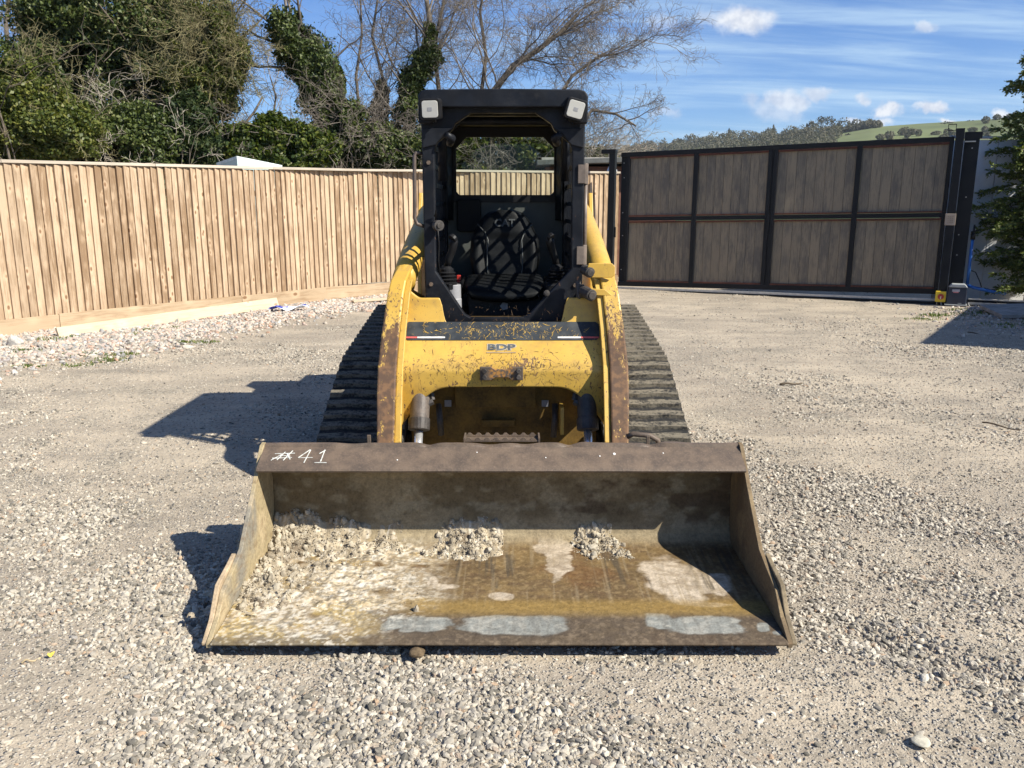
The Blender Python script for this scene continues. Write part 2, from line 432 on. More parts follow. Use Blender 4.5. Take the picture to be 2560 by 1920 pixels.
def m_glass(name, tint, gl=.08):
    m, w = mat(name); w.nt.nodes.remove(w.p)
    t = w.n('ShaderNodeBsdfTransparent'); t.inputs[0].default_value = (*tint, 1)
    g = w.n('ShaderNodeBsdfGlossy'); g.inputs['Roughness'].default_value = .03
    fr = w.n('ShaderNodeFresnel'); fr.inputs[0].default_value = 1.45
    mx = w.n('ShaderNodeMixShader'); w.l(w.m('ADD', w.m('MULTIPLY', fr.outputs[0], .35), gl * .12), mx.inputs[0]); w.l(t.outputs[0], mx.inputs[1]); w.l(g.outputs[0], mx.inputs[2])
    w.l(mx.outputs[0], w.out.inputs[0]); return m
GLASS = m_glass('tinted_window_glass', (.72, .80, .74))

# ================================================================== GROUND
def hz(x, y):
    """height of the yard's surface"""
    x = np.asarray(x, float); y = np.asarray(y, float)
    z = (fbm(x * .55, y * .55, seed=3, oct=3) - .5) * .05
    z = z + (fbm(x * 2.6, y * 2.6, seed=8, oct=3) - .5) * .020
    # wheel ruts sweeping across the foreground
    a = x * .80 + y * .60 + .35 * np.sin(y * .7)
    z = z + .010 * np.sin(a * 5.2) * sstep(0, 1, fbm(x * .5 + 9, y * .5, seed=5)) * sstep(14, 7, y)
    z = z + .16 * np.exp(-(((x - 7.6) / 1.1) ** 2 + ((y - 11.0) / .75) ** 2))
    # a wheel rut cutting across the near right corner
    dr = np.abs((x - 1.25) * .52 + (y - 2.60) * .854 + .05 * np.sin(x * 4)) ; al = sstep(1.0, 1.3, x) * sstep(3.2, 2.4, x); z = z + al * (-.034 * np.exp(-(dr / .075) ** 2) + .012 * np.exp(-((dr - .17) / .08) ** 2))
    r = np.hypot(x, y); z = z * sstep(60, 25, r)
    # flat under the machine and its bucket
    k = sstep(1.35, .9, np.abs(x + .043)) * sstep(2.1, 2.5, y) * sstep(6.9, 6.4, y)
    return z * (1 - k) - .012 * k
m, w = mat('sandy_yard_ground')
ps = worldpos(w); ps2 = w.mapping(ps, scale=(1, 1, 0))
big = w.noise(ps2, .45, 4, .6); mid = w.noise(ps2, 2.2, 5, .65); sm = w.noise(ps2, 16, 5, .7); ti = w.noise(ps2, 110, 3, .6)
streak = w.noise(w.mapping(ps2, rot=(0, 0, R(38)), scale=(.5, 2.2, 1)), 1.5, 4, .6)
c = w.mix(w.step(w.m('ADD', w.m('MULTIPLY', big, .5), w.m('MULTIPLY', streak, .5)), .38, .62), (.300, .254, .197), (.455, .382, .287))
c = w.mix(w.m('MULTIPLY', w.step(mid, .48, .72), .55), c, (.262, .236, .185))
c = w.mix(w.m('MULTIPLY', w.step(sm, .55, .75), .45), c, (.22, .195, .165))
# embedded grit: cells of many greys
vc = w.voro(ps2, 62, out='Color'); vd = w.voro(ps2, 62)
vs_ = w.sep(vc)[0]
grit = w.ramp(vs_, [(0, (.17, .155, .14)), (.3, (.33, .30, .26)), (.6, (.42, .39, .34)), (.85, (.52, .48, .42)), (1, (.30, .285, .27))])
gm = w.m('MULTIPLY', w.step(vd, .28, .42, 1, 0), w.step(w.m('ADD', mid, w.m('MULTIPLY', vs_, .35)), .52, .72))
c = w.mix(w.m('MULTIPLY', gm, .85), c, grit)
c = w.mix(w.m('MULTIPLY', w.step(ti, .55, .8), .35), c, (.17, .15, .125))
sp = w.noise(ps2, 34, 4, .7); c = w.mix(w.m('MULTIPLY', w.step(w.m('ADD', sp, w.m('MULTIPLY', w.m('SUBTRACT', mid, .5), .35)), .54, .66), .62), c, (.135, .118, .095)); c = w.mix(w.m('MULTIPLY', w.step(sp, .46, .34), .45), c, (.54, .47, .36))
far = w.v('LENGTH', ps)
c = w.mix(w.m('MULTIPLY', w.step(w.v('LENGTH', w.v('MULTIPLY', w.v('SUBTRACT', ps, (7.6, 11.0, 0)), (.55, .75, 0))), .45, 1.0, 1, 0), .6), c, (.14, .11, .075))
c = w.mix(w.step(far, 30, 60), c, (.06, .085, .03))
bmp = w.m('ADD', w.m('MULTIPLY', sm, .7), w.m('ADD', w.m('MULTIPLY', w.m('MULTIPLY', w.step(vd, .1, .45, 1, 0), gm), .45), w.m('MULTIPLY', ti, .25)))
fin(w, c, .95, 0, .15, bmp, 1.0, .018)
GROUND = m
def build_ground():
    rs = [0.0, .5, .9, 1.2]; r = 1.45
    while r < 21: rs.append(r); r *= 1.0085
    while r < 4000: rs.append(r); r *= 1.10
    rs = np.array(rs)
    an = np.concatenate([np.linspace(-50, 50, 420, endpoint=False), np.linspace(50, 310, 70, endpoint=False)]) * math.pi / 180
    na = len(an); Rg, A = np.meshgrid(rs, an, indexing='ij')
    X = np.sin(A) * Rg; Y = np.cos(A) * Rg; Z = hz(X, Y)
    V = np.stack([X, Y, Z], -1).reshape(-1, 3); n = len(rs)
    i, j = np.meshgrid(np.arange(n - 1), np.arange(na), indexing='ij'); j2 = (j + 1) % na
    Fc = np.stack([i * na + j, i * na + j2, (i + 1) * na + j2, (i + 1) * na + j], -1).reshape(-1, 4)[:, ::-1]
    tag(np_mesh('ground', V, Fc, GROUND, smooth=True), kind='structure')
build_ground()

# ------------------------------------------------------------------ stones scattered with geometry nodes
def stone_tree(name, material, nvar=7, flat=.62, sub=2, rough=.55):
    ng = bpy.data.node_groups.new(name, 'GeometryNodeTree')
    ng.interface.new_socket('Geometry', in_out='INPUT', socket_type='NodeSocketGeometry')
    ng.interface.new_socket('Geometry', in_out='OUTPUT', socket_type='NodeSocketGeometry')
    N = ng.nodes.new; L = ng.links.new
    gi, go = N('NodeGroupInput'), N('NodeGroupOutput'); join = N('GeometryNodeJoinGeometry')
    for k in range(nvar):
        ico = N('GeometryNodeMeshIcoSphere'); ico.inputs['Radius'].default_value = .5; ico.inputs['Subdivisions'].default_value = sub
        no = N('ShaderNodeTexNoise'); no.noise_dimensions = '4D'; no.inputs['W'].default_value = k * 3.7 + .3
        no.inputs['Scale'].default_value = 1.6 + .25 * (k % 3); no.inputs['Detail'].default_value = 2.0
        pos = N('GeometryNodeInputPosition'); L(pos.outputs[0], no.inputs['Vector'])
        sb = N('ShaderNodeVectorMath'); sb.operation = 'SUBTRACT'; L(no.outputs['Color'], sb.inputs[0]); sb.inputs[1].default_value = (.5, .5, .5)
        sc = N('ShaderNodeVectorMath'); sc.operation = 'SCALE'; L(sb.outputs[0], sc.inputs[0]); sc.inputs['Scale'].default_value = rough
        sp = N('GeometryNodeSetPosition'); L(ico.outputs[0], sp.inputs['Geometry']); L(sc.outputs[0], sp.inputs['Offset'])
        tr = N('GeometryNodeTransform'); L(sp.outputs[0], tr.inputs['Geometry'])
        tr.inputs['Scale'].default_value = (1.0 + .22 * (k % 3), .82 - .05 * (k % 2), flat - .06 * (k % 4) + .08)
        sh = N('GeometryNodeSetShadeSmooth'); sh.inputs['Shade Smooth'].default_value = False; L(tr.outputs[0], sh.inputs[0])
        sm_ = N('GeometryNodeSetMaterial'); sm_.inputs['Material'].default_value = material; L(sh.outputs[0], sm_.inputs[0])
        g2 = N('GeometryNodeGeometryToInstance'); L(sm_.outputs[0], g2.inputs[0]); L(g2.outputs[0], join.inputs[0])
    iop = N('GeometryNodeInstanceOnPoints'); L(gi.outputs[0], iop.inputs['Points']); L(join.outputs[0], iop.inputs['Instance'])
    iop.inputs['Pick Instance'].default_value = True
    for an, ty, so in (('idx', 'INT', 'Instance Index'), ('rot', 'FLOAT_VECTOR', 'Rotation'), ('scl', 'FLOAT', 'Scale')):
        na = N('GeometryNodeInputNamedAttribute'); na.data_type = ty; na.inputs['Name'].default_value = an
        out = [s for s in na.outputs if s.enabled and s.name == 'Attribute'][0]
        L(out, iop.inputs[so])
    L(iop.outputs[0], go.inputs[0]); return ng
def scatter(name, P, S, tree, parent=None, tilt=.5, label=None, cat=None, nvar=7):
    n = len(P); me = bpy.data.meshes.new(name); me.vertices.add(n); me.vertices.foreach_set('co', np.asarray(P, np.float32).ravel())
    rot = np.stack([RNG.normal(0, tilt, n), RNG.normal(0, tilt, n), RNG.uniform(0, 6.28, n)], -1).astype(np.float32)
    a = me.attributes.new('rot', 'FLOAT_VECTOR', 'POINT'); a.data.foreach_set('vector', rot.ravel())
    a = me.attributes.new('scl', 'FLOAT', 'POINT'); a.data.foreach_set('value', np.asarray(S, np.float32))
    a = me.attributes.new('idx', 'INT', 'POINT'); a.data.foreach_set('value', RNG.integers(0, nvar, n).astype(np.int32))
    o = link(name, me, parent, base(parent) if parent is not None else (0, 0, 0)); mo = o.modifiers.new('scatter', 'NODES'); mo.node_group = tree
    return tag(o, label, cat, kind='stuff')
GRAV = m_stone('pale_gravel_stone', [(0, (.10, .092, .075)), (.16, (.225, .203, .169)), (.4, (.325, .291, .239)), (.7, (.425, .380, .308)), (.93, (.54, .49, .405)), (.955, (.37, .26, .17)), (1, (.27, .26, .24))])
PINK = m_stone('pink_and_grey_hardcore', [(0, (.20, .195, .18)), (.2, (.37, .33, .28)), (.45, (.52, .46, .385)), (.62, (.48, .345, .27)), (.75, (.28, .28, .28)), (.9, (.60, .55, .47)), (.96, (.45, .26, .17)), (1, (.27, .25, .21))])
CRUMB = m_stone('dry_beige_soil', [(0, (.24, .20, .145)), (.5, (.36, .31, .23)), (1, (.46, .41, .32))])
T_GRAV, T_PINK = stone_tree('gravel_instances', GRAV, rough=.85), stone_tree('hardcore_instances', PINK, rough=.75)
F0 = np.array([-5.886, 9.322]); F1 = np.array([-2.25, 14.1]); F2 = np.array([1.95, 15.35])     # fence line on the ground
def fence_side(x, y):
    d = (F1 - F0) / np.linalg.norm(F1 - F0); return (x - F0[0]) * d[1] - (y - F0[1]) * d[0]        # metres to the yard's side of the fence
def patch(x, y):
    """how much loose gravel lies here (0 swept sandy track ... 1 thick)"""
    a = fbm(x * .75 + 3, y * .75 + 1, seed=21, oct=4); b = fbm(x * 2.3, y * 2.3, seed=22, oct=3)
    s = fbm((x * .78 + y * .62) * 1.5, (-x * .62 + y * .78) * .45, seed=23, oct=3)      # drawn out along the tracks
    k = .40 * a + .22 * b + .38 * s
    near = sstep(4.2, 2.2, y)
    k = k + .07 * near + .05 * sstep(1.0, 3.0, x) * sstep(6.0, 3.5, y) - .05 * sstep(6, 10, y)
    return sstep(.455, .60, k)
def in_machine(x, y):
    u = np.abs(x + .043)
    return ((u < 1.0) & (y > 2.60) & (y < 3.32)) | ((u < .97) & (y > 3.3) & (y < 6.4))
def sample(n, y0, y1, half=.72, pw=1.0):
    y = y0 + (y1 - y0) * RNG.uniform(0, 1, n) ** pw; x = RNG.uniform(-1, 1, n) * (half * y + .25); return x, y
def build_gravel():
    P, S = [], []
    # (points, y range, density law, size range)
    for n, y0, y1, s0, s1, pw, kind in ((88000, 1.55, 4.6, .007, .031, 1.0, 'loose'), (60000, 4.2, 9.0, .008, .030, 1.0, 'loose2'), (34000, 8.0, 15.0, .012, .030, 1.0, 'loose2'),
                                    (105000, 1.55, 4.4, .004, .011, 1.0, 'grit'), (80000, 4.2, 10.5, .006, .014, 1.0, 'grit'), (150, 1.8, 9, .026, .042, 1.1, 'big')):
        x, y = sample(n, y0, y1, pw=pw); k = patch(x, y)
        keep = RNG.uniform(0, 1, n) < (k ** 1.2 * .84 + .16 if kind == 'loose' else k ** 1.5 * .50 + .16 if kind == 'loose2' else (.35 + .65 * k if kind == 'grit' else .25 + .75 * k))
        keep &= ~in_machine(x, y)
        fs = fence_side(x, y); keep &= fs > .12
        keep &= ~((fs < 2.2) & (RNG.uniform(0, 1, n) < .8) & (x < -1.2))
        x, y = x[keep], y[keep]; s = s0 + (s1 - s0) * RNG.beta(1.3, 3.4, len(x))
        if kind[:5] == 'loose': s = s * (.8 + .35 * k[keep])
        P.append(np.stack([x, y, hz(x, y) + s * .07], -1)); S.append(s)
    scatter('gravel', np.concatenate(P), np.concatenate(S), T_GRAV, label='loose pale grey gravel strewn over the sandy yard', cat='gravel')
    # coarser pink and grey hardcore along the foot of the fence
    n = 26000; t = RNG.uniform(-1.2, 6.2, n); o = RNG.gamma(1.6, .62, n) + .02; d = (F1 - F0) / np.linalg.norm(F1 - F0)
    x = F0[0] + d[0] * t + d[1] * o; y = F0[1] + d[1] * t - d[0] * o
    k = fbm(x * 1.3, y * 1.3, seed=31); wd = 2.5 - .26 * np.clip(t, 0, 6)
    keep = (RNG.uniform(0, 1, n) < sstep(wd + .5, wd - .7, o) * (.45 + .9 * sstep(.35, .6, k))) & ~in_machine(x, y)
    x, y = x[keep], y[keep]; s = .022 + .062 * RNG.beta(1.4, 3.6, len(x))
    n2 = 4200; x2 = RNG.normal(7.3, .8, n2); y2 = RNG.normal(10.7, .75, n2); s2 = .015 + .085 * RNG.beta(1.0, 6, n2)
    x = np.concatenate([x, x2]); y = np.concatenate([y, y2]); s = np.concatenate([s, s2])
    scatter('hardcore', np.stack([x, y, hz(x, y) + s * .12], -1), s, T_PINK, label='pink and grey broken stones along the foot of the wooden fence', cat='rubble')
build_gravel()

# grass tufts near the loose plank and the gate motor
GRASS = m_leaf('spring_grass', [(0, (.07, .11, .02)), (.6, (.12, .17, .04)), (1, (.26, .24, .10))], .6, .3, .3)
def grass(name, spots, label):
    V, Fc = [], []
    for (cx, cy, r, n, h) in spots:
        for i in range(int(n * .7)):
            a = random.uniform(0, 6.28); q = r * 1.3 * random.random(); x, y = cx + q * math.cos(a), cy + q * math.sin(a) * .7
            z = float(hz(x, y)); hh = h * .6 * random.uniform(.3, 1); b = random.uniform(0, 6.28); l = random.uniform(.2, .9) * hh; wd = .004 + .003 * random.random()
            dx, dy = math.cos(b), math.sin(b); k = len(V)
            V += [(x - dy * wd, y + dx * wd, z), (x + dy * wd, y - dx * wd, z), (x + dx * l * .4 + dy * wd * .7, y + dy * l * .4 - dx * wd * .7, z + hh * .65), (x + dx * l * .4 - dy * wd * .7, y + dy * l * .4 + dx * wd * .7, z + hh * .65), (x + dx * l, y + dy * l, z + hh)]
            Fc += [(k, k + 1, k + 2), (k, k + 2, k + 3), (k + 3, k + 2, k + 4)]
    return tag(np_mesh(name, V, Fc, GRASS), label, 'grass', kind='stuff')
gs = []
for (u, v, r, n, h) in ((130, 855, .13, 260, .10), (60, 880, .14, 260, .07), (185, 850, .06, 80, .09), (330, 838, .10, 200, .07), (440, 822, .12, 240, .07), (460, 856, .10, 200, .05), (515, 857, .12, 220, .05),
                        (165, 885, .16, 200, .04), (220, 887, .15, 200, .04), (300, 888, .15, 240, .05), (280, 902, .18, 260, .05), (195, 912, .12, 160, .04), (75, 915, .14, 180, .05), (360, 830, .09, 160, .08),
                        (400, 826, .1, 160, .06), (650, 752, .2, 160, .06), (770, 765, .2, 140, .05), (560, 800, .14, 120, .05), (820, 770, .3, 120, .04)):
    p = atZ(u, v); gs.append((p.x, p.y, r, n, h))
grass('grass', gs, 'short green grass sprouting among the stones by the loose plank')
gs = []
for (u, v, r, n, h) in ((2335, 790, .16, 260, .07), (2310, 797, .2, 200, .05), (2440, 790, .3, 260, .06), (2520, 815, .3, 260, .06), (2395, 778, .12, 140, .06)):
    p = atZ(u, v); gs.append((p.x, p.y, r, n, h))
grass('weeds', gs, 'low weeds on the earth mound in front of the gate motor')

# ================================================================== FENCE
FEA = m_wood('pine_feather_edge', (.495, .370, .250), (.245, .160, .093), 'z', True, 1.0, .58)
RAIL = m_wood('pine_gravel_board', (.46, .345, .225), (.28, .185, .105), 'x', True, .7, .4)
CAPW = m_wood('weathered_cap_rail', (.52, .45, .36), (.38, .32, .25), 'x', False, .7, .4)
OLDB = m_wood('bleached_scaffold_board', (.52, .43, .31), (.40, .31, .20), 'x', True, .8, .4)
POSTW = m_wood('fence_post_wood', (.33, .22, .12), (.20, .12, .06), 'z', True, .8, .4)
def fence_pts():
    """the fence's ground line as a list of points, straight at first and then bending to the right behind the machine"""
    d0 = (F1 - F0) / np.linalg.norm(F1 - F0); A = F0 - d0 * 1.6
    ctrl = [A, F0, F0 + (F1 - F0) * .8, F1 + np.array([.12, .02]), F2]
    P = [A + (ctrl[2] - A) * t for t in np.linspace(0, 1, 120)]
    a, b, c = ctrl[2], np.array([-2.0, 14.36]), F1 + (F2 - F1) * .45
    P += [a * (1 - t) ** 2 + b * 2 * t * (1 - t) + c * t * t for t in np.linspace(.02, 1, 60)]
    P += [c + (F2 - c) * t for t in np.linspace(.02, 1, 60)]
    return np.array(P)
def build_fence():
    P = fence_pts(); seg = np.linalg.norm(np.diff(P, axis=0), axis=1); cum = np.concatenate([[0], np.cumsum(seg)]); Ltot = cum[-1]
    at = lambda s: np.array([np.interp(s, cum, P[:, 0]), np.interp(s, cum, P[:, 1])])
    def ang(s): q = at(s + .05) - at(s - .05); return math.atan2(q[1], q[0])
    fence = empty('board_fence', (*at(3.0), 0), 'tall pale timber feather-edge fence with gravel boards beside the yard', 'fence')
    top = lambda s: 1.955 + .012 * min(s, 9.0)
    # one wedge-shaped board, thick edge on the left
    def board_mesh(k, h):
        hw = .0488; t0 = random.uniform(.022, .027); t1 = .007
        V = [(-hw, -t0, 0), (hw, -t1 - .003, 0), (hw, .0, 0), (-hw, 0, 0)]
        V = V + [(x, y, h) for x, y, _ in V]
        me = bpy.data.meshes.new('board'); me.from_pydata(V, [], [(3, 2, 1, 0), (4, 5, 6, 7), (0, 1, 5, 4), (1, 2, 6, 5), (2, 3, 7, 6), (3, 0, 4, 7)]); me.materials.append(FEA); return me
    kinds = [board_mesh(k, 1.80) for k in range(4)]
    n = int(Ltot / .092)
    for i in range(n):
        s = .06 + i * .092; p = at(s); a = ang(s); nx, ny = math.sin(a), -math.cos(a)
        z0 = top(s) - .030 - 1.80 + random.uniform(-.006, .006)
        off = .010 + random.uniform(-.003, .003)
        o = link('board', random.choice(kinds), fence, (p[0] + nx * off, p[1] + ny * off, z0))
        o.rotation_euler = (random.uniform(-.004, .004), random.uniform(-.005, .005), a + .135 + random.uniform(-.02, .02))
    # gravel boards, cap rails, back rails and posts
    s = 0.0
    lens = [2.25, 2.55, 1.55, 1.75, 1.1, 1.4, 1.6, 1.5]
    for k, ln in enumerate(lens):
        if s > Ltot - .2: break
        e = min(s + ln, Ltot); a, b = at(s), at(e); an = math.atan2(b[1] - a[1], b[0] - a[0]); L = float(np.hypot(*(b - a)))
        mb = MB().box((0, 0, 0), (L - .005, .026, .20)); mid = (a + b) / 2; nx, ny = math.sin(an), -math.cos(an)
        me_o = build(mb, 'gravel_board', RAIL, fence, .003, origin=(0, 0, 0)); me_o.location = Vector((mid[0] + nx * .052, mid[1] + ny * .052, .105 + .005 * (k % 2) + .012 * (top((s + e) / 2) - 1.955))) - base(fence)
        me_o.rotation_euler = (0, random.uniform(-.003, .003), an)
        s = e
    s = 0.0; k = 0
    while s < Ltot - .05:
        e = min(s + 1.83, Ltot); a, b = at(s), at(e); an = math.atan2(b[1] - a[1], b[0] - a[0]); L = float(np.hypot(*(b - a))); mid = (a + b) / 2
        c = build(MB().box((0, 0, 0), (L - .004, .085, .036)), 'cap_rail', CAPW, fence, .004, origin=(0, 0, 0)); nx, ny = math.sin(an), -math.cos(an)
        c.location = Vector((mid[0] + nx * .012, mid[1] + ny * .012, top((s + e) / 2) - .008)) - base(fence)
        c.rotation_euler = (0, -math.atan2(top(e) - top(s), L), an)
        for zz in (.45, 1.05, 1.65):
            mb = MB(); q_ = [at(t) for t in np.linspace(s, e, 9)]
            mb.prism([(x - math.sin(ang(t)) * o_, y + math.cos(ang(t)) * o_) for o_, rng in ((.025, 1), (.06, -1)) for t, (x, y) in list(zip(np.linspace(s, e, 9), q_))[::rng]], 'z', zz - .04, zz + .04)
            build(mb, 'back_rail', POSTW, fence)
        s = e; k += 1
    for s in np.arange(.9, Ltot, 1.83):
        p = at(s); an = ang(s); nx, ny = math.sin(an), -math.cos(an)
        po = build(MB().bb((-.05, -.05, -.3), (.05, .05, 1.9)), 'post', POSTW, fence, .004, origin=(0, 0, 0)); po.location = Vector((p[0] - nx * .105, p[1] - ny * .105, 0)) - base(fence); po.rotation_euler = (0, 0, an)
    return fence
build_fence()

# loose plank, small plank and stone near the fence
a, b = atZ(146, 851), atZ(697, 772)
pl_ = build(MB().box((0, 0, 0), ((b - a).length, .035, .145)), 'plank', OLDB, None, .004, origin=(0, 0, 0))
pl_.location = ((a.x + b.x) / 2 - .03, (a.y + b.y) / 2 + .05, .075); pl_.rotation_euler = (-.32, -.006, math.atan2(b.y - a.y, b.x - a.x))
tag(pl_, 'long bleached plank leaning on its edge against the foot of the fence', 'plank')
p_ = atZ(940, 757)
q_ = build(MB().box((0, 0, 0), (.75, .12, .03)), 'plank', OLDB, None, .004, origin=(0, 0, 0)); q_.location = (p_.x, p_.y, .05); q_.rotation_euler = (0, -.02, .5)
tag(q_, 'short grey plank lying flat on the stones behind the left rubber track', 'plank')
def boulder(name, loc, size, m_, label, cat, seed, parent=None):
    bm = bmesh.new(); bmesh.ops.create_icosphere(bm, subdivisions=3, radius=.5)
    for v in bm.verts:
        n_ = vnoise(np.array([v.co.x * 2.3 + seed]), np.array([v.co.y * 2.3]), np.array([v.co.z * 2.3]), seed)[0]
        n2 = vnoise(np.array([v.co.x * 7 + seed]), np.array([v.co.y * 7]), np.array([v.co.z * 7]), seed + 5)[0]
        v.co *= .72 + .5 * n_ + .12 * n2
        v.co.x *= size[0]; v.co.y *= size[1]; v.co.z *= size[2]
    me = bpy.data.meshes.new(name); bm.to_mesh(me); bm.free(); me.materials.append(m_); return tag(link(name, me, parent, loc), label, cat)
STONE1 = m_simple('pale_flint', (.46, .43, .38), .8, 0, .3, .3, 30, .004)
p = atZ(38, 868); boulder('stone', (p.x, p.y, .05), (.17, .14, .13), STONE1, 'fist sized pale stone by the grass at the foot of the fence', 'stone', 3)
p = atZ(2302, 1862); boulder('stone', (p.x, p.y, .014), (.055, .050, .018), m_simple('buff_flint', (.46, .42, .33), .8, 0, .3, .2, 60, .001), 'largest flat buff stone lying in the gravel right of the bucket', 'stone', 9)
p = atZ(1040, 1655)
boulder('earth_clod', (p.x, p.y + .02, .022), (.055, .05, .030), m_simple('dark_earth', (.12, .085, .05), .9, 0, .2, .4, 60, .004), 'dark brown clod of earth on the gravel under the cutting edge', 'clod', 12)

# twig and yellow leaf on the gravel at lower left
def twig(u0, v0, u1, v1, r, label, c):
    a, b = atZ(u0, v0), atZ(u1, v1); mb = MB(); pts = [a.lerp(b, t) + Vector((0, 0, .018 + .006 * math.sin(t * 6))) + Vector((0, .006 * math.sin(t * 9), 0)) for t in np.linspace(0, 1, 7)]
    mb.tube(pts, [r * (1 - .4 * t) for t in np.linspace(0, 1, 7)], 6); tag(build(mb, 'twig', c, None, smooth=True), label, 'twig')
DRY = m_simple('dry_stalk', (.42, .33, .20), .8, 0, .2, .3, 40)
TWB = m_simple('dark_twig', (.10, .075, .05), .8, 0, .2, .3, 40)
twig(55, 1670, 102, 1656, .0035, 'dry straw coloured stalk on the gravel near the left edge', DRY)
twig(2455, 1062, 2550, 1082, .006, 'dark twig lying on the sandy ground in front of the slab', TWB)
twig(2420, 835, 2470, 845, .012, 'curved dead stick in the shade before the gate motor', TWB)
twig(1950, 966, 2005, 963, .009, 'short dark stick on the bare sandy ground right of the loader', TWB)
def leaf_litter(u, v, r, c, label):
    p = atZ(u, v); mb = MB(); n = 10; vs = [(p.x, p.y, .03)]
    for i in range(n):
        a = 6.283 * i / n; q = r * (.7 + .3 * math.sin(3 * a)); vs.append((p.x + q * math.cos(a), p.y + q * .8 * math.sin(a), .026 + .008 * math.sin(2 * a)))
    mb.add(vs, [(0, i + 1, (i + 1) % n + 1) for i in range(n)]); tag(build(mb, 'fallen_leaf', c, None, solid=.001), label, 'leaf')
leaf_litter(128, 1653, .016, m_simple('yellow_leaf', (.62, .44, .08), .6, 0, .3, .2, 60), 'small yellow fallen leaf among the gravel beside the dry stalk')
# blue and white wrapper
def wrapper():
    p = atZ(722, 781); mb = MB(); nu, nv = 14, 6
    def fn(a, b):
        x = (a - .5) * .50; y = (b - .5) * .16
        return (p.x + x + .03 * math.sin(b * 7), p.y + y + x * .35, .05 + .035 * math.sin(a * 9 + b * 4) * math.cos(b * 5) + .02)
    mb.grid(fn, np.linspace(0, 1, nu), np.linspace(0, 1, nv))
    mm, ww = mat('crumpled_blue_white_film'); s_ = ww.step(ww.noise(ww.obj, 7, 2), .47, .50)
    fin(ww, ww.mix(s_, (.03, .05, .33), (.72, .76, .80)), .3, 0, .5)
    tag(build(mb, 'wrapper', mm, None, smooth=False, solid=.002), 'crumpled blue and white plastic wrapper on the stones by the fence', 'litter')
wrapper()

# ================================================================== SLIDING GATE
G0 = Vector((1.92, 14.87, 0)); GD = Vector((.894, -.448, 0)).normalized(); GN = Vector((-.448, -.894, 0)).normalized()   # GN points to the yard
GROT = math.atan2(GD.y, GD.x)
PLANK = m_wood('grey_brown_composite', (.250, .205, .142), (.125, .112, .092), 'z', False, 1.7, .35, .6)
def gp(s, out, z): return G0 + GD * s + GN * out + Vector((0, 0, z))
def gbox(mb, s0, s1, z0, z1, o0, o1, k=.0):
    """box along the gate; z follows the gate's slight rise k per metre"""
    P = [gp(s, o, z + k * s) for z in (z0, z1) for o in (o0, o1) for s in (s0, s1)]
    return mb.add(P, [(0, 1, 3, 2), (4, 6, 7, 5), (0, 4, 5, 1), (2, 3, 7, 6), (0, 2, 6, 4), (1, 5, 7, 3)])
def build_gate():
    K = .019
    g = empty('sliding_gate', gp(2.6, 0, 0), 'wide dark steel sliding gate with eight grey brown plank panels', 'gate')
    fr = MB()
    gbox(fr, .0, 5.14, 2.300, 2.375, -.03, .03, K)       # top rail
    gbox(fr, .0, 5.14, .055, .135, -.03, .03, K)    # bottom rail
    cols = [(.165, 1.285), (1.365, 2.500), (2.650, 3.822), (3.900, 5.082)]
    for s0, s1 in ((.11, .165), (1.285, 1.365), (2.500, 2.560), (2.590, 2.650), (3.822, 3.900), (5.082, 5.14)):
        gbox(fr, s0, s1, .10, 2.31, -.0285, .0285, K)
    gbox(fr, 2.5605, 2.5895, .10, 2.31, -.02, .012, K)
    gbox(fr, .165, 5.082, 1.205, 1.275, -.027, .027, K)
    build(fr, 'frame', CHARCOAL, g, .003)
    build(gbox(MB(), .0, .108, .13, 2.33, -.02, -.006, K), 'side_sheet', CHARCOAL, g, .002)
    for s0, s1 in cols:
        for z0, z1 in ((.135, 1.203), (1.277, 2.300)):
            for q0, q1 in ((z0, z0 + .026), (z1 - .034, z1 - .003)): build(gbox(MB(), s0, s1, q0, q1, -.012, .026, K), 'bead_strip', OXIDE, g, .002)
    for s0, s1 in cols:
        for z0, z1 in ((.157, 1.173), (1.299, 2.270)):
            n = 8; build(gbox(MB(), s0, s1, z0 - .02, z1 + .02, -.045, -.030, K), 'backing', CHARCOAL, g); wd = (s1 - s0) / n; pm = empty('panel', gp((s0 + s1) / 2, 0, z0)); pm.parent = g; pm.location = Vector(pm.location) - base(g)
            for i in range(n):
                a = s0 + i * wd; kk = K
                mb = MB(); gbox(mb, a + .0015, a + wd - .0015, z0, z1, -.010 + random.uniform(-.002, .0015), -.022, kk)
                build(mb, 'plank', PLANK, pm, .0015, seg=1)
    build(gbox(MB(), .02, 5.13, .012, .045, .030, .050, .008), 'gear_rack', GALV, g, .002)
    build(gbox(MB(), .03, 5.14, -.045, .010, -.05, .05, .006), 'bottom_beam', CHARCOAL, g, .003)
    bo = MB()
    for z in (.35, .95, 1.35, 1.95, 2.2):
        s = .03 + .04 * ((z * 7) % 1); bo.tube([gp(s, -.006, z), gp(s, .002, z)], .008, 8)
    build(bo, 'bolt', GALV, g, smooth=False)
    mb = MB(); gbox(mb, 2.535, 2.575, 1.02, 1.36, .0285, .04); build(mb, 'lock_plate', CHARCOAL, g, .003)
build_gate()
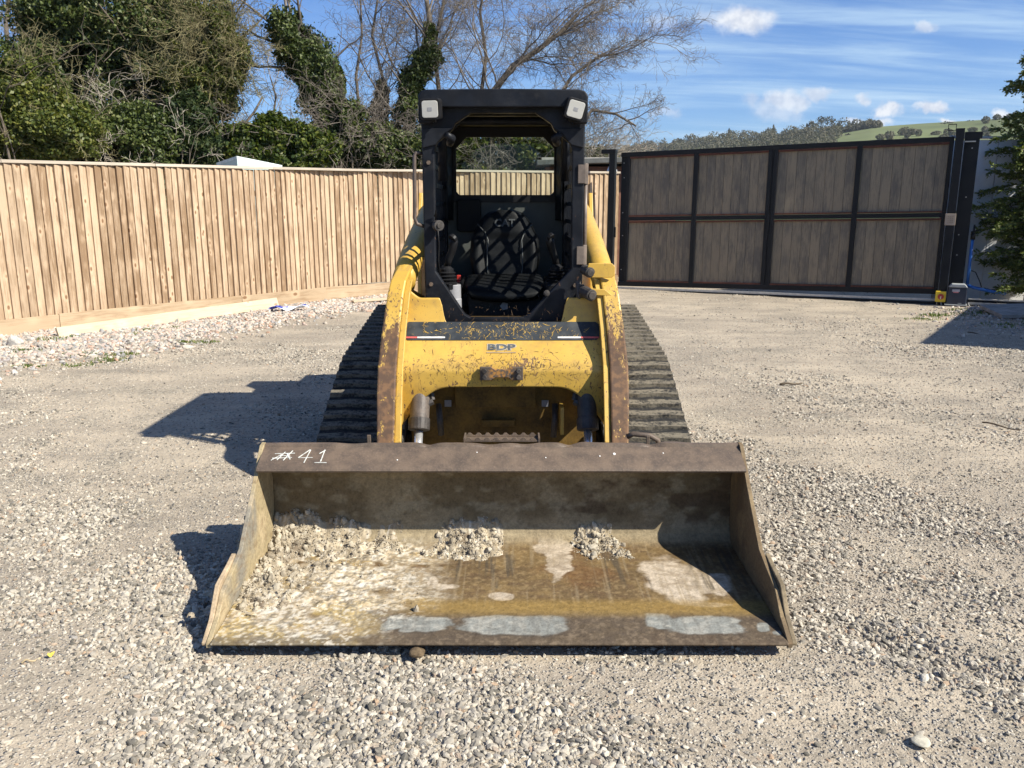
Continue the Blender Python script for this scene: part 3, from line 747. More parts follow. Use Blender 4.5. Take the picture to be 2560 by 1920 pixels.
def gate_posts():
    p = empty('gate_post', gp(-.13, 0, 0), 'square charcoal gate post standing left of the sliding gate', 'post')
    build(gbox(MB(), -.185, -.075, 0, 2.42, .03, .13), 'shaft', CHARCOAL, p, .004)
    build(gbox(MB(), -.33, -.068, 2.36, 2.432, .022, .138), 'cap', CHARCOAL, p, .004)
    mb = MB(); gbox(mb, -.073, -.045, .92, 1.10, .07, .10); build(mb, 'latch', CHARCOAL, p, .003)
    q = empty('gate_post', gp(5.2, .07, 0), 'slim charcoal gate post carrying the beige keypad plate', 'post')
    build(gbox(MB(), 5.15, 5.262, 0, 2.575, .035, .14), 'shaft', CHARCOAL, q, .004)
    mb = MB(); gbox(mb, 5.04, 5.15, 2.548, 2.556, .06, .11); gbox(mb, 5.04, 5.048, 2.556, 2.64, .06, .11); gbox(mb, 5.04, 5.15, 2.632, 2.640, .06, .11); gbox(mb, 5.142, 5.15, 2.556, 2.632, .06, .11)
    build(mb, 'bracket', CHARCOAL, q)
    k = empty('keypad', gp(5.2, .14, 1.18), 'small beige plate fixed at chest height on the slim gate post', 'keypad')
    build(gbox(MB(), 5.13, 5.272, 1.19, 1.36, .142, .156), 'plate', BEIGE, k, .004)
    mb = MB()
    for r_ in range(4):
        for c_ in range(3): gbox(mb, 5.165 + c_ * .028, 5.182 + c_ * .028, 1.225 + r_ * .028, 1.243 + r_ * .028, .156, .159)
    build(mb, 'key', m_simple('keypad_button', (.28, .22, .16), .5), k)
    s = empty('gate_post', gp(5.35, -.1, 0), 'broad black steel post at the right end of the gate', 'post')
    build(gbox(MB(), 5.275, 5.47, 0, 2.52, -.16, -.02), 'shaft', CHARCOAL, s, .004)
    build(gbox(MB(), 5.27, 5.50, 2.44, 2.53, -.165, -.015), 'cap', CHARCOAL, s, .004)
    bo = MB()
    for z in (.75, 1.05, 1.6, 2.3): bo.tube([gp(5.33 + .06 * ((z * 3) % 1), -.02, z), gp(5.33 + .06 * ((z * 3) % 1), -.012, z)], .009, 8)
    build(bo, 'bolt', GALV, s)
    build(gbox(MB(), 5.28, 5.42, 2.385, 2.40, -.02, .02), 'catch', GALV, s)
gate_posts()
def gate_motor():
    c = gp(5.40, .16, 0); t = empty('gate_motor', c, 'navy gate motor in a plastic case at the right end of the gate', 'motor')
    def pr(mb, pts, o0, o1):    # outline in (s,z) drawn out across the gate
        P = [gp(s, o, z) for o in (o0, o1) for s, z in pts]; n = len(pts)
        return mb.add(P, [tuple(range(n)), tuple(range(2 * n - 1, n - 1, -1))] + [(i, i + n, (i + 1) % n + n, (i + 1) % n) for i in range(n)])
    build(pr(MB(), [(5.27, .03), (5.53, .03), (5.525, .29), (5.49, .325), (5.32, .325), (5.28, .29)], .08, .27), 'case', NAVY, t, .012)
    build(pr(MB(), [(5.275, .288), (5.53, .288), (5.49, .335), (5.32, .335)], .075, .278), 'lid', PALEGREY, t, .006)
    build(gbox(MB(), 5.245, 5.545, .018, .035, .07, .285), 'trim', PALEGREY, t, .004)
    build(gbox(MB(), 5.25, 5.54, -.10, .016, .075, .28), 'base', m_simple('rusty_motor_plinth', (.12, .085, .06), .7, 0, .3, .4), t, .004)
    build(gbox(MB(), 5.33, 5.43, .225, .26, .272, .275), 'label', m_simple('grey_label', (.38, .38, .42), .5), t)
    build(gbox(MB(), 5.345, 5.415, .208, .2245, .272, .275), 'label', m_simple('pink_label', (.48, .17, .18), .5), t)
    tag(build(gbox(MB(), 5.42, 5.47, .05, .058, .272, .275), 'badge', PALEGREY, t), None)
    sw = empty('isolator_switch', gp(5.18, .15, .06), 'yellow isolator box with a red rotary knob beside the gate motor', 'switch')
    build(gbox(MB(), 5.115, 5.258, .055, .215, .145, .21), 'box', BRIGHTY, sw, .006)
    mb = MB(); mb.tube([gp(5.187, .21, .135), gp(5.187, .225, .135)], .042, 20); build(mb, 'dial', REDK, sw, .002)
    mb = MB(); gbox(mb, 5.18, 5.194, .10, .145, .225, .24); build(mb, 'knob', WHITEP, sw, .003)
    mb = MB(); mb.tube([gp(5.2, .17, .055), gp(5.21, .17, .0), gp(5.23, .18, -.06)], .011, 8); tag(build(mb, 'conduit', PALEGREY, sw, smooth=True))
    r_ = empty('gate_track', gp(6.6, 0, 0), 'black beam with a toothed rack running right from the gate motor', 'gate track')
    build(gbox(MB(), 5.56, 8.6, -.03, .09, -.05, .05), 'beam', CHARCOAL, r_, .003)
    build(gbox(MB(), 5.56, 8.6, .092, .108, -.05, .05), 'top_strip', GALV, r_, .002)
    mb = MB(); gbox(mb, 5.56, 6.15, .03, .058, .052, .068)
    for i in range(38): gbox(mb, 5.562 + i * .0155, 5.570 + i * .0155, .016, .030, .052, .068)
    build(mb, 'gear_rack', GALV, r_)
    mb = MB(); mb.tube([gp(5.56, .2, .06), gp(5.60, .2, -.03), gp(5.63, .22, -.12)], .006, 6); tag(build(mb, 'wire', GALV, t, smooth=True))
    pp = MB(); pp.tube([gp(5.53, -.05, .32), gp(5.53, -.06, 1.0)], .022, 12)
    pi = empty('water_pipe', gp(5.53, -.05, .3), 'blue plastic water pipe running up beside the broad black post', 'pipe')
    build(pp, 'riser', BLUEP, pi, smooth=True)
    mb = MB(); mb.tube([gp(5.53, -.02, .30), gp(5.62, .0, .27), gp(5.9, -.1, .21), gp(6.05, -.12, .19)], .024, 12); build(mb, 'branch', BLUEP, pi, smooth=True)
    mb = MB(); mb.tube([gp(5.53, -.052, .98), gp(5.53, -.06, 1.08)], .032, 12); mb.tube([gp(5.50, -.02, 1.09), gp(5.60, -.09, 1.12)], .012, 8); mb.tube([gp(5.53, -.06, 1.05), gp(5.535, -.06, 1.2)], .014, 8)
    build(mb, 'tap', PLASTIC, pi, smooth=True)
    mb = MB(); mb.tube([gp(5.56, -.06, .52), gp(5.62, -.05, .50), gp(5.69, -.04, .36), gp(5.72, -.04, .28)], .008, 6); tag(build(mb, 'cable', PLASTIC, pi, smooth=True))
gate_motor()
# white sheet wall and timber frame behind the gate's right end
def right_side():
    wl = empty('white_wall', (7.6, 13.2, 0), 'white sheet wall behind the conifer at the right edge of the gate', 'wall')
    d = Vector((.98, -.20, 0)).normalized(); n = Vector((-.20, -.98, 0)).normalized(); o = Vector((6.85, 13.2, 0)); rot = math.atan2(d.y, d.x)
    for k, (s0, s1, h) in enumerate(((-.1, .62, 2.46), (.625, 1.35, 2.46), (1.355, 2.1, 2.40), (2.105, 3.2, 2.40))):
        p = build(MB().box((0, 0, 0), (s1 - s0 - .004, .03, h)), 'panel', WHITEW, wl, .003, origin=(0, 0, 0)); q = o + d * ((s0 + s1) / 2) + Vector((0, 0, h / 2)) + n * (.004 * (k % 2))
        p.location = q - base(wl); p.rotation_euler = (0, 0, rot)
    p = build(MB().box((0, 0, 0), (.75, .14, .035)), 'flashing', m_simple('grey_flashing', (.38, .38, .39), .4), wl, .003, origin=(0, 0, 0)); p.location = o + d * .3 + Vector((0, 0, 2.50)) - base(wl); p.rotation_euler = (0, .03, rot)
    fw = empty('timber_frame', (8.0, 13.4, 0), 'brown timber boarding showing above the white wall by the conifer', 'fence')
    for i in range(5):
        p = build(MB().box((0, 0, 0), (2.6, .03, .14)), 'board', POSTW, fw, .003, origin=(0, 0, 0)); p.location = o + d * 1.85 - n * .06 + Vector((0, 0, 1.72 + .165 * i)) - base(fw); p.rotation_euler = (0, 0, rot)
    for s in (.64, 1.5, 2.4, 3.1):
        p = build(MB().box((0, 0, 0), (.09, .07, 2.5)), 'post', POSTW, fw, .003, origin=(0, 0, 0)); p.location = o + d * s - n * .10 + Vector((0, 0, 1.25)) - base(fw); p.rotation_euler = (0, 0, rot)
    sl = empty('paving_slab', (7.0, 11.0, .0), 'grey concrete slab lying on the shaded mound at the right edge', 'slab')
    p = build(MB().box((0, 0, 0), (1.2, .75, .05)), 'slab_body', m_simple('weathered_concrete', (.26, .25, .23), .9, 0, .2, .3, 12, .004), sl, .006, origin=(0, 0, 0))
    p.location = Vector((7.0, 10.85, .125)) - base(sl); p.rotation_euler = (.06, -.05, -.15)
right_side()
# behind the left end of the gate: white pillar, dark open shed
def behind_gate():
    pi = empty('white_pillar', (1.86, 15.75, 0), 'round topped white pillar between the fence end and the gate', 'pillar')
    mb = MB(); mb.tube([(1.86, 15.75, 0), (1.86, 15.75, 2.02), (1.86, 15.75, 2.12), (1.86, 15.75, 2.19), (1.86, 15.75, 2.215)], [.10, .10, .093, .055, .01], 16); build(mb, 'shaft', WHITEW, pi, smooth=True)
    for z in (.9, 1.25): 
        mb = MB(); mb.tube([(1.86, 15.75, z), (1.86, 15.75, z + .05)], .104, 16); build(mb, 'band', POSTW, pi)
    sh = empty('shed', (1.7, 18.2, 0), 'low dark roofed timber shed behind the fence at the left of the gate', 'shed')
    build(MB().bb((.7, 17.4, 0), (3.4, 19.4, 2.25)), 'wall', m_simple('brown_brick', (.20, .10, .07), .9, 0, .2, .3, 8), sh)
    build(MB().box((2.0, 18.3, 2.36), (3.0, 2.5, .10), Matrix.Rotation(-.03, 3, 'Y')), 'roof', m_simple('grey_shed_roof', (.13, .13, .12), .9, 0, .2, .3), sh, .01)
    mb = MB(); mb.bb((.60, 17.14, 2.30), (3.42, 17.19, 2.42)); build(mb, 'fascia', m_simple('pale_fascia', (.36, .33, .29), .8), sh)
    cv = empty('caravan', (-5.3, 17.6, 0), 'pale green flat roofed caravan top peeping over the wooden fence', 'caravan')
    zt = lambda px, py, Y: atY(px, py, Y)
    B = atY(592, 390, 14.8); A, C_ = atY(541, 407, 15.3), atY(705, 413, 15.5); D_ = A + C_ - B
    mb = MB(); q_ = [A, B, C_, D_]; mb.add([(p.x, p.y, .35) for p in q_] + [(p.x, p.y, p.z - .05) for p in q_], [(i, (i + 1) % 4, (i + 1) % 4 + 4, i + 4) for i in range(4)]); build(mb, 'wall', CARAVAN, cv)
    cc = (A + C_) / 2; mb = MB(); e_ = [cc + (p - cc) * 1.006 for p in q_]; mb.add([(p.x, p.y, p.z - .049) for p in e_] + [(p.x, p.y, p.z) for p in e_], [(i, (i + 1) % 4, (i + 1) % 4 + 4, i + 4) for i in range(4)] + [(4, 5, 6, 7), (3, 2, 1, 0)]); build(mb, 'roof', m_simple('caravan_roof', (.66, .72, .70), .35), cv)
behind_gate()
# off to the right, out of the frame: the shed whose roof shades the mound
def shade_shed():
    s = empty('garden_shed', (8.3, 8.6, 0), 'timber garden shed standing off to the right of the yard', 'shed')
    e1 = Vector((.955, -.297, 0)); e2 = Vector((.58, .813, 0)); O_ = Vector((7.12, 7.42, 0)); h = 2.52
    P = [O_, O_ + e1 * 2.6, O_ + e1 * 2.6 + e2 * 3.9, O_ + e2 * 3.9]
    mb = MB(); mb.add(P + [p + Vector((0, 0, h)) for p in P], [(3, 2, 1, 0), (4, 5, 6, 7)] + [(i, (i + 1) % 4, (i + 1) % 4 + 4, i + 4) for i in range(4)])
    build(mb, 'wall', POSTW, s)
    c = sum(P, Vector()) / 4; Q = [c + (p - c) * 1.02 for p in P]
    mb = MB(); mb.add([q + Vector((0, 0, h + .003)) for q in Q] + [q + Vector((0, 0, h + .06)) for q in Q], [(3, 2, 1, 0), (4, 5, 6, 7)] + [(i, (i + 1) % 4, (i + 1) % 4 + 4, i + 4) for i in range(4)])
    build(mb, 'roof', m_simple('felt_roof', (.06, .06, .06), .9), s)
shade_shed()

# ================================================================== COMPACT TRACK LOADER
X0 = -.043; SH = (X0, 0, 0)
def text_mesh(name, body, size, m_, parent, loc, rot, off=0.0, ext=.0006, scale=(1, 1, 1)):
    cu = bpy.data.curves.new(name, 'FONT'); cu.body = body; cu.size = size; cu.align_x = 'CENTER'; cu.align_y = 'CENTER'; cu.offset = off; cu.extrude = ext
    tmp = bpy.data.objects.new('tmp', cu); col.objects.link(tmp); dg = bpy.context.evaluated_depsgraph_get(); me = bpy.data.meshes.new_from_object(tmp.evaluated_get(dg)); bpy.data.objects.remove(tmp); bpy.data.curves.remove(cu)
    me.name = name; me.materials.clear(); me.materials.append(m_); o = link(name, me, parent, loc); o.rotation_euler = rot; o.scale = scale; return o
LD = empty('track_loader', (X0, 4.9, 0), 'worn yellow compact track loader with open black cab and wide rusty bucket', 'loader')
def pt(mb, name, m_, parent=None, **k): return build(mb, name, m_, parent or LD, shift=SH, **k)
# ---------------- bucket
ps_ = None
BUCK = m_vcol('bucket_steel', .78, .004, 60, .35)
BUCKW = m_vcol('bucket_steel_coarse', .85, .008, 45, .25)
def ell(x, y, cx, cy, rx, ry, wob, seed, soft=.25, pw=2.0):
    wob = wob * 1.5 + .12
    """soft-edged irregular patch"""
    a = (x - cx) / rx + wob * (fbm(x * 12, y * 20, seed=seed, oct=6) - .5) * 2; b = (y - cy) / ry + wob * (fbm(x * 12 + 7, y * 20, seed=seed + 3, oct=6) - .5) * 2
    return sstep(1 + soft, 1 - soft, (np.abs(a) ** pw + np.abs(b) ** pw) ** (1 / pw))
def lerp(c, m_, d): return c * (1 - m_[:, None]) + np.array(d)[None] * m_[:, None]
def bucket_floor_col(x, y, z):
    n1 = fbm(x * 5, y * 9, seed=41, oct=5); n2 = fbm(x * 24, y * 40, seed=42, oct=4); n3 = fbm(x * 70, y * 70, seed=43, oct=3)
    c = np.tile(np.array([.122, .080, .037]), (len(x), 1))
    c = lerp(c, sstep(.40, .66, n1), (.170, .112, .048)); c = lerp(c, sstep(.45, .7, n2) * .6, (.10, .062, .033)); c = lerp(c, sstep(.52, .75, n3) * .5, (.28, .20, .10))
    c = lerp(c, sstep(.55, .75, fbm(x * 3 + 4, y * 6, seed=44)) * .5, (.13, .058, .02))                      # rust bloom
    # dry pale crust on the left half, thinning to the middle
    edge = -.30 + .30 * (fbm(x * 3, y * 5, seed=45, oct=5) - .5) * 2 + .25 * (y - 2.95)
    m1 = sstep(.16, -.16, x - edge) * sstep(.30, .55, fbm(x * 9, y * 13, seed=46, oct=5) + .10)
    c = lerp(c, m1, (.46, .37, .245)); c = lerp(c, m1 * sstep(.5, .68, fbm(x * 38, y * 50, seed=47, oct=4)), (.58, .53, .44))
    c = lerp(c, m1 * sstep(.53, .62, fbm(x * 8, y * 10, seed=48, oct=5)) * .8, (.15, .115, .075))
    c = lerp(c, m1 * sstep(.60, .68, fbm(x * 7 + 3, y * 9, seed=49, oct=4)) * .7, (.36, .245, .09))
    # scraped pale and bright patches
    for (cx, cy, rx, ry, w_, s_) in BPALE: c = lerp(c, ell(x, y, cx, cy, rx * 1.08, ry * 1.1, w_, s_, .25) * .35, (.07, .045, .022)); c = lerp(c, ell(x, y, cx, cy, rx, ry, w_, s_, .12) * (.62 + .38 * sstep(.4, .6, n2)), (.44, .365, .275))
    c = lerp(c, sstep(.60, .72, fbm(x * 90, y * 3.5, seed=92, oct=3)) * .45, (.26, .20, .12)); c = lerp(c, sstep(.58, .7, fbm(x * 40, y * 2.2 + 5, seed=93, oct=4)) * sstep(.5, .6, fbm(x * 4, y * 4, seed=94)) * .7, (.060, .050, .036))
    strip = sstep(2.735, 2.715, y)
    lf = sstep(-.30, -.62, x); strip = strip * (1 - .80 * lf); c = lerp(c, strip * (.75 + .25 * n2), (.085, .064, .045)); c = lerp(c, strip * sstep(.55, .7, n3) * .7, (.16, .12, .08))
    for (cx, cy, rx, ry, w_, s_) in BSILV: c = lerp(c, ell(x, y, cx, cy, rx * 1.04, ry * 1.2, w_, s_, .2, 4.0) * .6, (.05, .042, .034)); c = lerp(c, ell(x, y, cx, cy, rx, ry, w_, s_, .10, 4.0) * (.70 + .25 * sstep(.35, .6, fbm(x * 60, y * 10, seed=91, oct=3))), (.225, .228, .205)); 
    for (cx, cy, rx, ry, w_, s_) in BSILV: c = lerp(c, ell(x, y, cx, cy, rx, ry, w_, s_, .1, 4.0) * sstep(.5, .7, n2) * .5, (.36, .34, .29))
    c = lerp(c, lf * sstep(.46, .58, fbm(x * 11, y * 15, seed=95, oct=5)) * sstep(2.86, 2.70, y) * .75, (.38, .27, .095)); c = lerp(c, lf * sstep(2.62, 2.55, y + .05 * n2) * .75, (.12, .092, .058))
    sp_ = fbm(x * 75, y * 95, seed=96, oct=4); c = lerp(c, m1 * sstep(.56, .64, sp_) * .75, (.17, .145, .105)); c = lerp(c, m1 * sstep(.44, .36, sp_) * .6, (.62, .57, .47))
    c = lerp(c, sstep(.06, .0, np.abs(y - 2.745) - .012 - .02 * n2) * sstep(-.5, -.2, x) * .7, (.25, .16, .045))
    return np.clip(c, .01, .8)
def pz(u, v, Z): p = atZ(u, v, Z); return p.x - X0, p.y
BPALE, BSILV = [], []
for (u, v, ru, rv, w_) in ((1400, 1412, 34, 44, .35), (1385, 1375, 40, 14, .5), (1690, 1452, 85, 50, .18), (1790, 1455, 42, 26, .3), (1252, 1487, 34, 9, .25), (1110, 1465, 30, 8, .5), (1080, 1452, 12, 14, .4), (1760, 1506, 50, 6, .4)):
    x, y = pz(u, v, .07); x2, y2 = pz(u + ru, v, .07); x3, y3 = pz(u, v - rv, .07); BPALE.append((x, y, x2 - x, y3 - y, w_, int(u)))
for (u, v, ru, rv, w_) in ((1070, 1557, 62, 17, .35), (1288, 1557, 142, 20, .22), (1642, 1550, 36, 16, .3), (1760, 1558, 90, 20, .22), (1905, 1563, 16, 9, .4), (1945, 1577, 10, 5, .4), (985, 1556, 32, 13, .5)):
    x, y = pz(u, v, .062); x2, y2 = pz(u + ru, v, .062); x3, y3 = pz(u, v - rv, .062); BSILV.append((x, y, x2 - x, y3 - y, w_, int(u)))
PROF = [(2.516, .049), (2.535, .051), (2.62, .056), (2.72, .062), (2.95, .069), (3.15, .075), (3.235, .080), (3.275, .092), (3.30, .118), (3.312, .155), (3.330, .25), (3.332, .36), (3.315, .42), (3.285, .455), (3.262, .470)]
BK = empty('bucket', (X0, 3.0, 0)); BK.parent = LD; BK.location = Vector((X0, 3.0, 0)) - base(LD)
def bucket():
    # shell: dense sheet so that stains and crust can be laid on as colour
    pr = np.array(PROF); L = np.concatenate([[0], np.cumsum(np.hypot(*np.diff(pr, axis=0).T))])
    sv = np.concatenate([np.linspace(0, L[8], 150), np.linspace(L[8], L[-1], 80)[1:]]); xs = np.linspace(-.978, .978, 420)
    yy = np.interp(sv, L, pr[:, 0]); zz = np.interp(sv, L, pr[:, 1])
    Xg, Yg = np.meshgrid(xs, yy); Zg = np.tile(zz[:, None], (1, len(xs))); Sg = np.tile(sv[:, None], (1, len(xs)))
    x, y, z, s = Xg.ravel(), Yg.ravel(), Zg.ravel(), Sg.ravel()
    c = bucket_floor_col(x, y, z)
    # the upright back sheet
    n1 = fbm(x * 4, z * 7, seed=51, oct=5); n2 = fbm(x * 16, z * 26, seed=52, oct=5); n3 = fbm(x * 60, z * 60, seed=53, oct=3)
    b = np.tile(np.array([.155, .115, .062]), (len(x), 1)); b = lerp(b, sstep(.4, .65, n1), (.25, .195, .115)); b = lerp(b, sstep(.5, .72, n2) * .6, (.30, .25, .16))
    b = lerp(b, sstep(.52, .60, fbm(x * 5 + 3, z * 9, seed=54, oct=5)) * sstep(-.2, .35, x) * .8, (.085, .055, .030)); b = lerp(b, sstep(.55, .75, n3) * .35, (.12, .09, .05))
    b = lerp(b, sstep(.20, .12, z) * .5, (.34, .28, .18)); b = lerp(b, sstep(.4, .455, z) * .6, (.22, .15, .06))
    c = lerp(c, sstep(L[6] - .01, L[8], s) , (0, 0, 0)) + b * sstep(L[6] - .01, L[8], s)[:, None]
    # crust builds up a little thickness on the left
    lump = sstep(-.15, -.6, x) * sstep(2.6, 2.8, y) * sstep(3.30, 3.2, y)
    z = z + lump * (fbm(x * 26, y * 26, seed=55, oct=4) ** 2) * .022
    V = np.stack([x + X0, y, z], -1); nx, ny = len(xs), len(sv); i, j = np.meshgrid(np.arange(nx - 1), np.arange(ny - 1)); k = (j * nx + i).ravel()
    Fc = np.stack([k, k + 1, k + nx + 1, k + nx], -1)
    o = np_mesh('shell', V, Fc, BUCKW, BK, smooth=True, colors=c, loc=(X0, 3.0, 0)); so = o.modifiers.new('thickness', 'SOLIDIFY'); so.thickness = .008; so.offset = -1
    # cutting edge: a thicker bar under the front of the floor
    mb = MB(); mb.prism([(2.520, .040), (2.545, .030), (2.73, .036), (2.73, .050), (2.60, .046), (2.53, .0415)], 'x', -.992, .992); pt(mb, 'cutting_edge', RUST, BK, bevel=.003)
    xs2 = np.linspace(-.985, .985, 60)
    # rolled top lip, a hollow bar with a rounded nose; its thin top flange is bent here and there
    lip = [(3.245, .521), (3.180, .493), (3.138, .475), (3.124, .467), (3.120, .459), (3.126, .451), (3.145, .449), (3.262, .468), (3.30, .50)]
    mb = MB(); n = len(lip); xs3 = np.linspace(-.978, .978, 90)
    for xx in xs3: mb.v += [(xx, p, q + .002 * (fbm(np.array([xx * 3.]), np.array([p * 4.]), seed=5)[0] - .5)) for p, q in lip]
    mb.w = [0] * len(mb.v); mb.f = [(i * n + k, (i + 1) * n + k, (i + 1) * n + (k + 1) % n, i * n + (k + 1) % n) for i in range(len(xs3) - 1) for k in range(n)] + [tuple(range(n)), tuple(range(len(mb.v) - 1, len(mb.v) - 1 - n, -1))]
    mb.mi = [0] * len(mb.f); o = pt(mb, 'top_lip', RUST, BK)
    mb = MB(); dents = [(-.62, .05, .006), (-.30, .03, .013), (-.05, .05, .009), (.28, .03, .014), (.35, .05, -.004), (.62, .03, .012), (.70, .06, -.006), (.10, .04, .008)]
    xs4 = np.linspace(-.99, .99, 240); top = []
    for xx in xs4:
        d = sum(h * math.exp(-((xx - q) / w_) ** 2) for q, w_, h in dents) + .004 * (fbm(np.array([xx * 9.]), np.array([0.]), seed=6)[0] - .5)
        top.append((xx, 3.252 + d * .6, .531 - d))
    for (xx, yy_, z_) in top: mb.v += [(xx, yy_, z_), (xx, yy_ + .02, z_ + .002), (xx, yy_ + .03, .51), (xx, yy_ - .004, .519)]
    mb.w = [0] * len(mb.v); mb.f = [(i * 4 + k, (i + 1) * 4 + k, (i + 1) * 4 + (k + 1) % 4, i * 4 + (k + 1) % 4) for i in range(len(xs4) - 1) for k in range(4)] + [(0, 1, 2, 3), tuple(len(mb.v) - q for q in (1, 2, 3, 4))]
    mb.mi = [0] * len(mb.f); pt(mb, 'top_flange', RUST, BK)
    # side plates with their bolted cutters
    side = [(3.268, .536), (3.235, .531), (3.10, .400), (2.90, .222), (2.80, .190), (2.69, .160), (2.62, .095), (2.522, .046), (2.522, .030), (3.27, .062), (3.325, .10), (3.345, .25), (3.345, .46)]
    for sx in (-1, 1):
        mb = MB(); n_u, n_v = 60, 40; P = []
        mb.prism(side, 'x', sx * .978, sx * .994)
        o = pt(mb, 'side_plate', BUCK, BK, bevel=.002, seg=1)
        bm = bmesh.new(); bm.from_mesh(o.data); bmesh.ops.triangulate(bm, faces=[q for q in bm.faces if len(q.verts) > 4]); bmesh.ops.subdivide_edges(bm, edges=bm.edges[:], cuts=5, use_grid_fill=True)
        bmesh.ops.subdivide_edges(bm, edges=[e for e in bm.edges if e.calc_length() > .02], cuts=2, use_grid_fill=True); bm.to_mesh(o.data); bm.free()
        me = o.data; V = np.array([v.co for v in me.vertices]) + np.array(ORG[o.name]); y, z = V[:, 1], V[:, 2]
        n1 = fbm(y * 6, z * 3, seed=61 + sx, oct=5); n2 = fbm(y * 22, z * 9, seed=62, oct=4); n3 = fbm(y * 60, z * 60, seed=64, oct=3)
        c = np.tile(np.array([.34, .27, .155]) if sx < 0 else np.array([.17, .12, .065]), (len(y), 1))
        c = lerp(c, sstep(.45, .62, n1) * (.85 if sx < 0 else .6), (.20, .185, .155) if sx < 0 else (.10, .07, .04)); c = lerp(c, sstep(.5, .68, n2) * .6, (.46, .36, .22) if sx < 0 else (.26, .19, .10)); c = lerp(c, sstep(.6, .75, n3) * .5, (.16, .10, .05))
        at = me.color_attributes.new('Col', 'FLOAT_COLOR', 'POINT'); C4 = np.ones((len(V), 4), np.float32); C4[:, :3] = c; at.data.foreach_set('color', C4.ravel())
        mb = MB(); mb.prism([(2.875, .218), (2.81, .202), (2.69, .180), (2.61, .090), (2.530, .044), (2.530, .034), (2.60, .030), (2.86, .060)], 'x', sx * .995, sx * 1.012)
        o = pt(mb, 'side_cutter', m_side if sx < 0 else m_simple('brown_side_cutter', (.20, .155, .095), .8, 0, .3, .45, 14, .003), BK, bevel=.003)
    # chalked number
    def P3(x, t):      # point on the lip's face, t 0..1 from its lower to its upper edge
        return (x, 3.138 + (3.245 - 3.138) * t - .0006, .475 + (.521 - .475) * t + .0010)
    mb = MB()
    def stroke(pts, r=.0027):
        for (a, b) in zip(pts[:-1], pts[1:]):
            for k in range(2):
                j = lambda: random.uniform(-.0022, .0022)
                mb.tube([P3(a[0] + j(), a[1] + j() * 8), P3(b[0] + j(), b[1] + j() * 8)], r * random.uniform(.5, .8), 5)
    xo = -.935; s_ = 1.0
    q = lambda x, t: (xo + x * s_, t)
    stroke([q(.028, .30), q(.050, .74)]); stroke([q(.055, .30), q(.078, .78)]); stroke([q(.012, .62), q(.092, .66)]); stroke([q(.006, .40), q(.084, .44)]); stroke([q(.004, .30), q(.040, .60)]); stroke([q(.06, .62), q(.08, .35)]); stroke([q(.03, .55), q(.075, .5)])
    stroke([q(.150, .84), q(.112, .42), q(.168, .44)]); stroke([q(.152, .84), q(.140, .16)])
    stroke([q(.192, .64), q(.212, .84), q(.206, .20)]); stroke([q(.184, .17), q(.232, .15)])
    pt(mb, 'chalk_number', CHALK, BK)
    # spatters of paint and a welded tab on the lip
    mb = MB()
    for (x, t, r_) in ((.46, .62, .006), (-.42, .30, .003), (.40, .5, .003), (.18, .42, .0025), (-.1, .7, .0025), (.66, .66, .003)): mb.tube([P3(x, t), (P3(x, t)[0], P3(x, t)[1] - .001, P3(x, t)[2] + .0015)], r_, 8)
    pt(mb, 'paint_spot', WHITEP, BK)
    mb = MB(); mb.box((-.555, 3.30, .533), (.016, .006, .05)); mb.box((.615, 3.32, .528), (.014, .006, .04)); pt(mb, 'weld_tab', RUST, BK, bevel=.002)
    mb = MB(); mb.tube([(.545, 3.44, .51), (.57, 3.43, .525), (.64, 3.42, .52), (.675, 3.42, .50), (.68, 3.42, .47)], .012, 8); pt(mb, 'grab_loop', RUST, BK, smooth=True)
    # serrated step on the bucket's back
    mb = MB(); n = 16
    for yb in (3.345, 3.42):
        pts = []; 
        for i in range(n * 2 + 1):
            x = -.155 + .31 * i / (n * 2); hgt = .522 + (.010 if i % 4 in (1, 2) else 0) + .0 ; pts.append((x, hgt))
        for a, b in zip(pts[:-1], pts[1:]):
            mb.add([(a[0], yb, .515), (b[0], yb, .515), (b[0], yb, b[1]), (a[0], yb, a[1]), (a[0], yb + .006, .515), (b[0], yb + .006, .515), (b[0], yb + .006, b[1]), (a[0], yb + .006, a[1])],
                   [(0, 1, 2, 3), (5, 4, 7, 6), (3, 2, 6, 7), (0, 3, 7, 4), (1, 5, 6, 2)])
    mb.bb((-.162, 3.342, .512), (-.155, 3.43, .531)); mb.bb((.155, 3.342, .512), (.162, 3.43, .531)); mb.bb((-.155, 3.35, .512), (.155, 3.42, .514))
    pt(mb, 'serrated_step', RUST, BK)
    # back structure and pin lugs
    mb = MB(); mb.bb((-.93, 3.352, .10), (.93, 3.40, .17)); mb.bb((-.93, 3.352, .38), (.93, 3.42, .468))
    for x in (-.57, -.50, -.40, .40, .50, .57): mb.prism([(3.35, .12), (3.56, .16), (3.62, .26), (3.56, .42), (3.35, .46)], 'x', x - .010, x + .010)
    pt(mb, 'rear_frame', RUST, BK, bevel=.003)
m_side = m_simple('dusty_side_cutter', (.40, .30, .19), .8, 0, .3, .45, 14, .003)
bucket()
